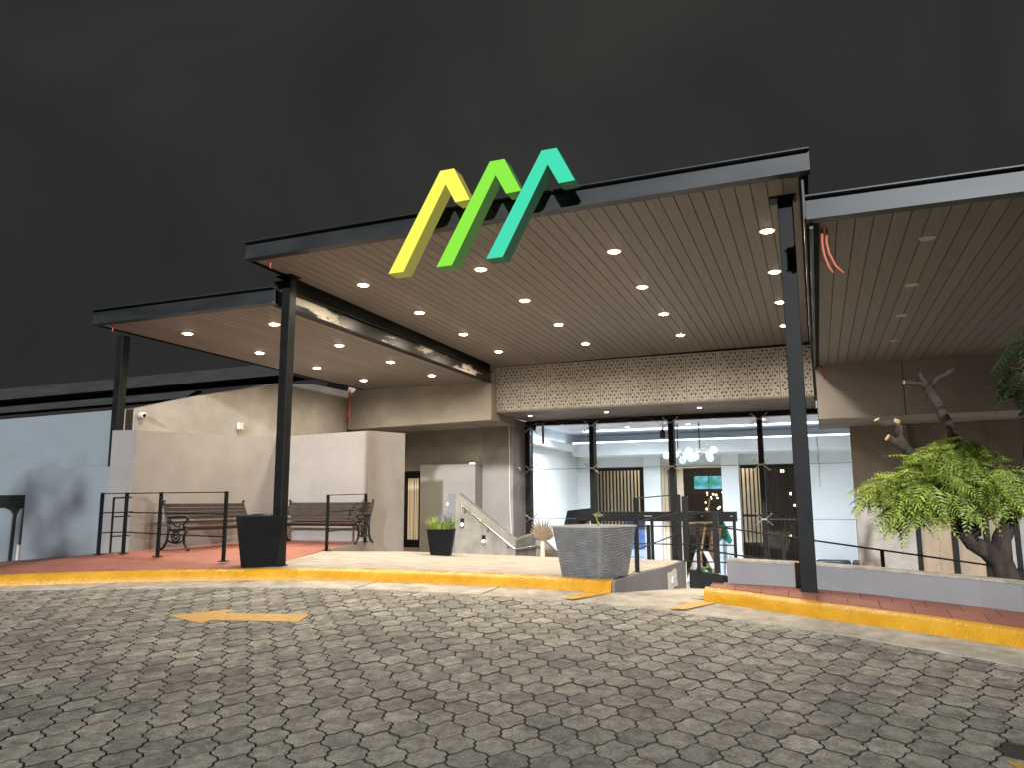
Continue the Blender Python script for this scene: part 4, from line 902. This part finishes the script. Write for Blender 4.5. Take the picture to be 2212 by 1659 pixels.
for v in range(6):
    m = MB()
    for q_ in (-.42, .36):
        f = MB(); frond(f, (.40+.10*v/5)*rnd.uniform(.85, 1), 9, .135, rnd, .22+.12*(v % 3)); mt = Matrix.Translation((.03, 0, 0)) @ Matrix.Rotation(q_+rnd.uniform(-.1, .1), 4, 'Z') @ Matrix.Rotation(rnd.uniform(-.25, .2), 4, 'Y'); m.add([mt @ Vector(v_) for v_ in f.v], f.f)
    o = m.build('frond', M['leaf'], tr, local=True); fm.append(o)
cen = [(1.22, 9.80, .17, .60, .36, .36), (.72, 9.85, .10, .30, .3, .28), (1.72, 9.9, .10, .40, .34, .40), (1.38, 9.9, .50, .40, .3, .26), (.98, 9.85, -.10, .34, .3, .24)]
root_o = Vector((1.92, 10.0, -1.6)); cnt = 0
for i in range(295):
    c = cen[rnd.choices(range(5), (5, 2.0, 2.6, 2.2, 1.6))[0]]
    th = rnd.uniform(0, 6.283); ph = math.acos(rnd.uniform(-.6, 1)); rr = rnd.uniform(.35, 1)**.6
    p = Vector((c[0]+c[3]*rr*math.sin(ph)*math.cos(th)*.75, c[1]+c[4]*rr*math.sin(ph)*math.sin(th), c[2]+c[5]*rr*math.cos(ph)*.8))
    base = fm[i] if i < 6 else fm[i % 6].copy()
    if i >= 6: COL.objects.link(base)
    yaw = math.atan2(p.y-c[1]-.25, p.x-c[0])+rnd.uniform(-.7, .7)
    base.matrix_local = Matrix.Translation((p-root_o)*K) @ Matrix.Rotation(yaw, 4, 'Z') @ Matrix.Rotation(rnd.uniform(-.15, 1.0), 4, 'Y') @ Matrix.Rotation(rnd.uniform(-.7, .7), 4, 'X') @ Matrix.Scale(rnd.uniform(.6, .95), 4)
t2 = thing('tree', (3.2, 8.6, -1.6), 'dark feathery tree crown hanging in the shade below the right canopy', 'tree')
m = MB(); rnd = random.Random(4)
m2 = MB(); m2.tube([(3.3, 8.6, -1.7), (3.1, 8.5, .3), (2.5, 8.3, 1.1), (1.9, 8.1, 1.45)], [.12, .09, .05, .015], 8); m2.tube([(2.5, 8.3, 1.1), (2.1, 8.2, 1.1), (1.7, 8.1, 1.2)], [.03, .02, .008], 6); m2.build('branch', M['bark'], t2, smooth=True)
for i in range(120):
    f = MB(); frond(f, .30, 7, .10, rnd, .3)
    mt = Matrix.Translation(Vector((rnd.gauss(2.10, .17), rnd.uniform(7.9, 8.6), rnd.gauss(1.27, .20)))) @ Matrix.Rotation(rnd.uniform(0, 6.28), 4, 'Z') @ Matrix.Rotation(rnd.uniform(-.1, 1.2), 4, 'Y')
    m.add([mt @ Vector(v) for v in f.v], f.f)
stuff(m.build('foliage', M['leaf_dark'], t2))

t3 = thing('tree', (-6.7, -5.6, -1.8), 'street tree standing behind the camera that shades the left wall', 'tree')
m = MB(); m.tube([(-6.7, -5.6, -1.9), (-6.65, -5.55, .2), (-6.75, -5.5, 1.4), (-6.9, -5.5, 2.6)], [.16, .13, .09, .04], 8); m.build('trunk', M['bark'], t3, smooth=True)
m = MB(); rnd = random.Random(9)
for (cx, cy, cz, rx, rz_, n_) in ((-6.75, -5.5, 2.35, .42, .75, 110), (-8.1, -5.2, 3.4, .55, .5, 90), (-7.3, -5.2, 3.5, .9, .4, 60)):
    for i in range(n_):
        f = MB(); frond(f, .4, 7, .12, rnd, .3)
        mt = Matrix.Translation(Vector((rnd.gauss(cx, rx*.6), rnd.gauss(cy, .4), rnd.gauss(cz, rz_*.6)))) @ Matrix.Rotation(rnd.uniform(0, 6.28), 4, 'Z') @ Matrix.Rotation(rnd.uniform(-.6, 1.2), 4, 'Y')
        m.add([mt @ Vector(v) for v in f.v], f.f)
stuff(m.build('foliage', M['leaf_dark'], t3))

# ------------------------------------------------------------------ small fittings
def camera_fix(loc, d, label):
    t = thing('security_camera', loc, label, 'camera', 'security cameras'); p = Vector(loc); d = Vector(d).normalized()
    m = MB(); m.tube([p, p+d*.025], .042, 14); m.build('mount', M['white_plastic'], t, smooth=False)
    m = MB(); m.sphere(p+d*.07+Vector((0, -.012, -.008)), .048, 14, 9); m.build('dome', M['white_plastic'], t, smooth=True)
    m = MB(); e = (d+Vector((.4, -.7, -.25))).normalized(); q = p+d*.07+Vector((0, -.012, -.008)); m.tube([q+e*.040, q+e*.052], .024, 12); m.build('lens', M['dark_lens'], t)
camera_fix((-9.5, 8.74, 1.34), (1, 0, 0), 'white dome camera high on the beige wall beside the tall post')
camera_fix((-6.13, 15.98, .73), (.2, -1, 0), 'small white camera on the frame at the left end of the glass front')
jb = thing('junction_box', (-9.45, 10.9, 1.3), 'small white junction box with green pipe on the beige wall', 'junction box')
m = MB(); m.box(-9.5, -9.44, 10.84, 10.94, 1.30, 1.42); m.build('box', M['white_plastic'], jb, bevel=.006)
m = MB(); m.tube([(-9.47, 10.89, 1.30), (-9.47, 10.89, 1.0)], .014, 8); m.build('pipe', M['green'], jb)
for i, (x, z) in enumerate(((-6.99, -.42), (-6.5, -.76))):
    t = thing('step_light', (x, 14.9, z), ('small step light with white glow on the stair wall, upper one', 'small step light with white glow on the stair wall, lower one')[i], 'light', 'step lights on the stair wall')
    m = MB(); m.box(x-.032, x+.032, 14.86, 14.9, z-.09, z+.09); m.build('housing', M['window_frame'], t)
    m = MB(); m.sphere((x+.01, 14.85, z-.035), .034, 10, 6); m.build('lens', M['lens_cool'], t, smooth=True)
t = thing('wall_light', (-7.36, 15.2, -.05), 'small round white light on the wall beside the stair wall top', 'light')
m = MB(); m.sphere((-7.42, 15.1, -.03), .036, 10, 6); m.build('lens', M['lens_cool'], t, smooth=True)
m = MB(); m.box(-7.43, -7.33, 15.12, 15.2, -.06, 0); m.build('housing', M['window_frame'], t)
m = MB(); m.lathe([(.07, 0), (.06, .02)], (-7.0, 15.4, .832), 12); tag(m.build('ledge_lamp', M['lens_cool']), 'flat white lamp lying on top of the grey wall block', 'light')
ou = thing('outlet_patch', (-1.92, 10.9, -1.07), 'rough white plaster patch around a socket on the plaza wall', 'socket')
rnd = random.Random(3); m = MB(); m.prism([(-1.928, 10.9+(.34+.16*rnd.random())*max(-.8, min(.8, 1.3*math.cos(k*.42))), -1.06+(.125+.06*rnd.random())*max(-.8, min(.8, 1.3*math.sin(k*.42)))) for k in range(15)], (.004, 0, 0)); m.build('patch', M['white_paint'], ou)
m = MB(); m.box(-1.926, -1.905, 10.8, 11.0, -1.10, -1.02); m.build('socket', M['white_plastic'], ou, bevel=.004)
def conduit(label, lines, r=.014):
    t = thing('conduit', lines[0][0], label, 'conduit', 'orange cable conduits')
    for l_ in lines:
        m = MB(); m.tube(l_, r, 7); m.build('hose', M['conduit'], t, smooth=True)
conduit('orange conduit loops hanging in the corner under the small canopy', [[(-9.40, 14.15, 2.46), (-9.38, 14.14, 2.25), (-9.33, 14.13, 2.05), (-9.38, 14.12, 1.88), (-9.44, 14.1, 1.76)], [(-9.36, 14.15, 2.46), (-9.35, 14.14, 2.3), (-9.37, 14.13, 2.05), (-9.34, 14.12, 1.80), (-9.33, 14.1, 1.66)]])
conduit('two orange conduits hanging from the front corner of the right canopy', [[(.17, 6.92, 2.34), (.165, 6.92, 2.2), (.175, 6.92, 2.10), (.205, 6.92, 1.99), (.235, 6.92, 1.935)], [(.21, 6.95, 2.34), (.20, 6.95, 2.22), (.215, 6.95, 2.12), (.26, 6.95, 2.0), (.32, 6.95, 1.93)]], .011)
conduit('short orange conduit end at the back of the right canopy', [[(.17, 14.1, 2.33), (.20, 14.1, 2.2), (.25, 14.1, 2.08)]], .014)
conduit('tiny orange conduit stub under the left front corner of the large canopy', [[(-5.86, 7.12, 2.84), (-5.86, 7.12, 2.76)]], .010)
conduit('tiny orange conduit stub under the left front corner of the small canopy', [[(-8.90, 7.62, 2.45), (-8.90, 7.62, 2.37)]], .010)
m = MB(); pts = [(-6.0, 16.30, 1.76)]
for i in range(1, 22): pts.append((-6.0+i*.135, 16.29, 1.77-.03*math.sin(i*1.3)))
m.tube(pts, .006, 5); m.tube([(-3.2, 16.3, 1.74), (-2.95, 16.3, 1.58)], .005, 5)
tag(m.build('hanging_wire', M['wire']), 'thin loose wire strung along the top of the glass front', 'wire')
t = thing('hanging_cable', (-6.05, 16.3, 1.7), 'pale cable running down the left edge of the glass front', 'cable')
m = MB(); m.tube([(-6.2, 15.57, 1.74), (-6.19, 15.58, .9), (-6.2, 15.58, .4), (-6.18, 15.58, -.2), (-6.15, 15.57, -.74)], .011, 6); m.build('cable', M['trim_white'], t)
t = thing('pendant_ornament', (-2.97, 16.2, 1.5), 'small brown bottle shaped ornament hanging at the glass top', 'ornament')
m = MB(); m.lathe([(.01, .12), (.02, .08), (.055, .03), (.06, -.06), (.045, -.1)], (-2.97, 16.2, 1.42), 10); m.build('body', M['wood_dark'], t, smooth=True)
m = MB(); m.tube([(-2.97, 16.2, 1.54), (-2.96, 16.25, 1.72)], .006, 5); m.build('cord', M['wire'], t)
t = thing('pendant_ornament', (-5.6, 16.2, 1.5), 'tan wooden strip and dark scraps hanging at the top left of the glass', 'ornament')
m = MB(); m.box(-5.66, -5.61, 16.2, 16.22, 1.28, 1.74); m.build('strip', M['straw'], t)
m = MB(); m.prism([(-5.92, 16.2, 1.72), (-5.78, 16.2, 1.72), (-5.82, 16.2, 1.58), (-5.88, 16.2, 1.62)], (0, .02, 0)); m.build('scrap', M['iron'], t)
m = MB(); pts = [(.05+.01*math.sin(i*2), 16.3, 1.38-i*.1) for i in range(12)]; m.tube(pts, .005, 5)
for p in pts[2:]: m.sphere(p, .015, 6, 4)
tag(m.build('bead_string', M['stainless']), 'thin string of beads hanging at the right end of the glass', 'ornament')

# ------------------------------------------------------------------ far building beyond the left wall
fb = thing('far_building', (-24, 20, -2), 'dark building with concrete eaves far behind the left wall', 'building')
m = MB(); m.box(-60, -14.5, 20.6, 34, -3, 4.0); m.build('wall_body', M['far'], fb)
m = MB(); m.prism([(-60, 20, 3.62), (-15.6, 20, 4.12), (-15.6, 20, 4.52), (-60, 20, 4.10)], (0, 4, 0)); m.build('eave', M['far_band'], fb)
m = MB(); m.prism([(-60, 20.35, 3.2), (-20.2, 20.35, 3.62), (-19.6, 20.35, 3.86), (-60, 20.35, 3.42)], (0, .3, 0)); m.build('ledge', M['far_band'], fb)

# ------------------------------------------------------------------ drop bookkeeping properties
for o in bpy.data.objects:
    if '_o' in o: del o['_o']
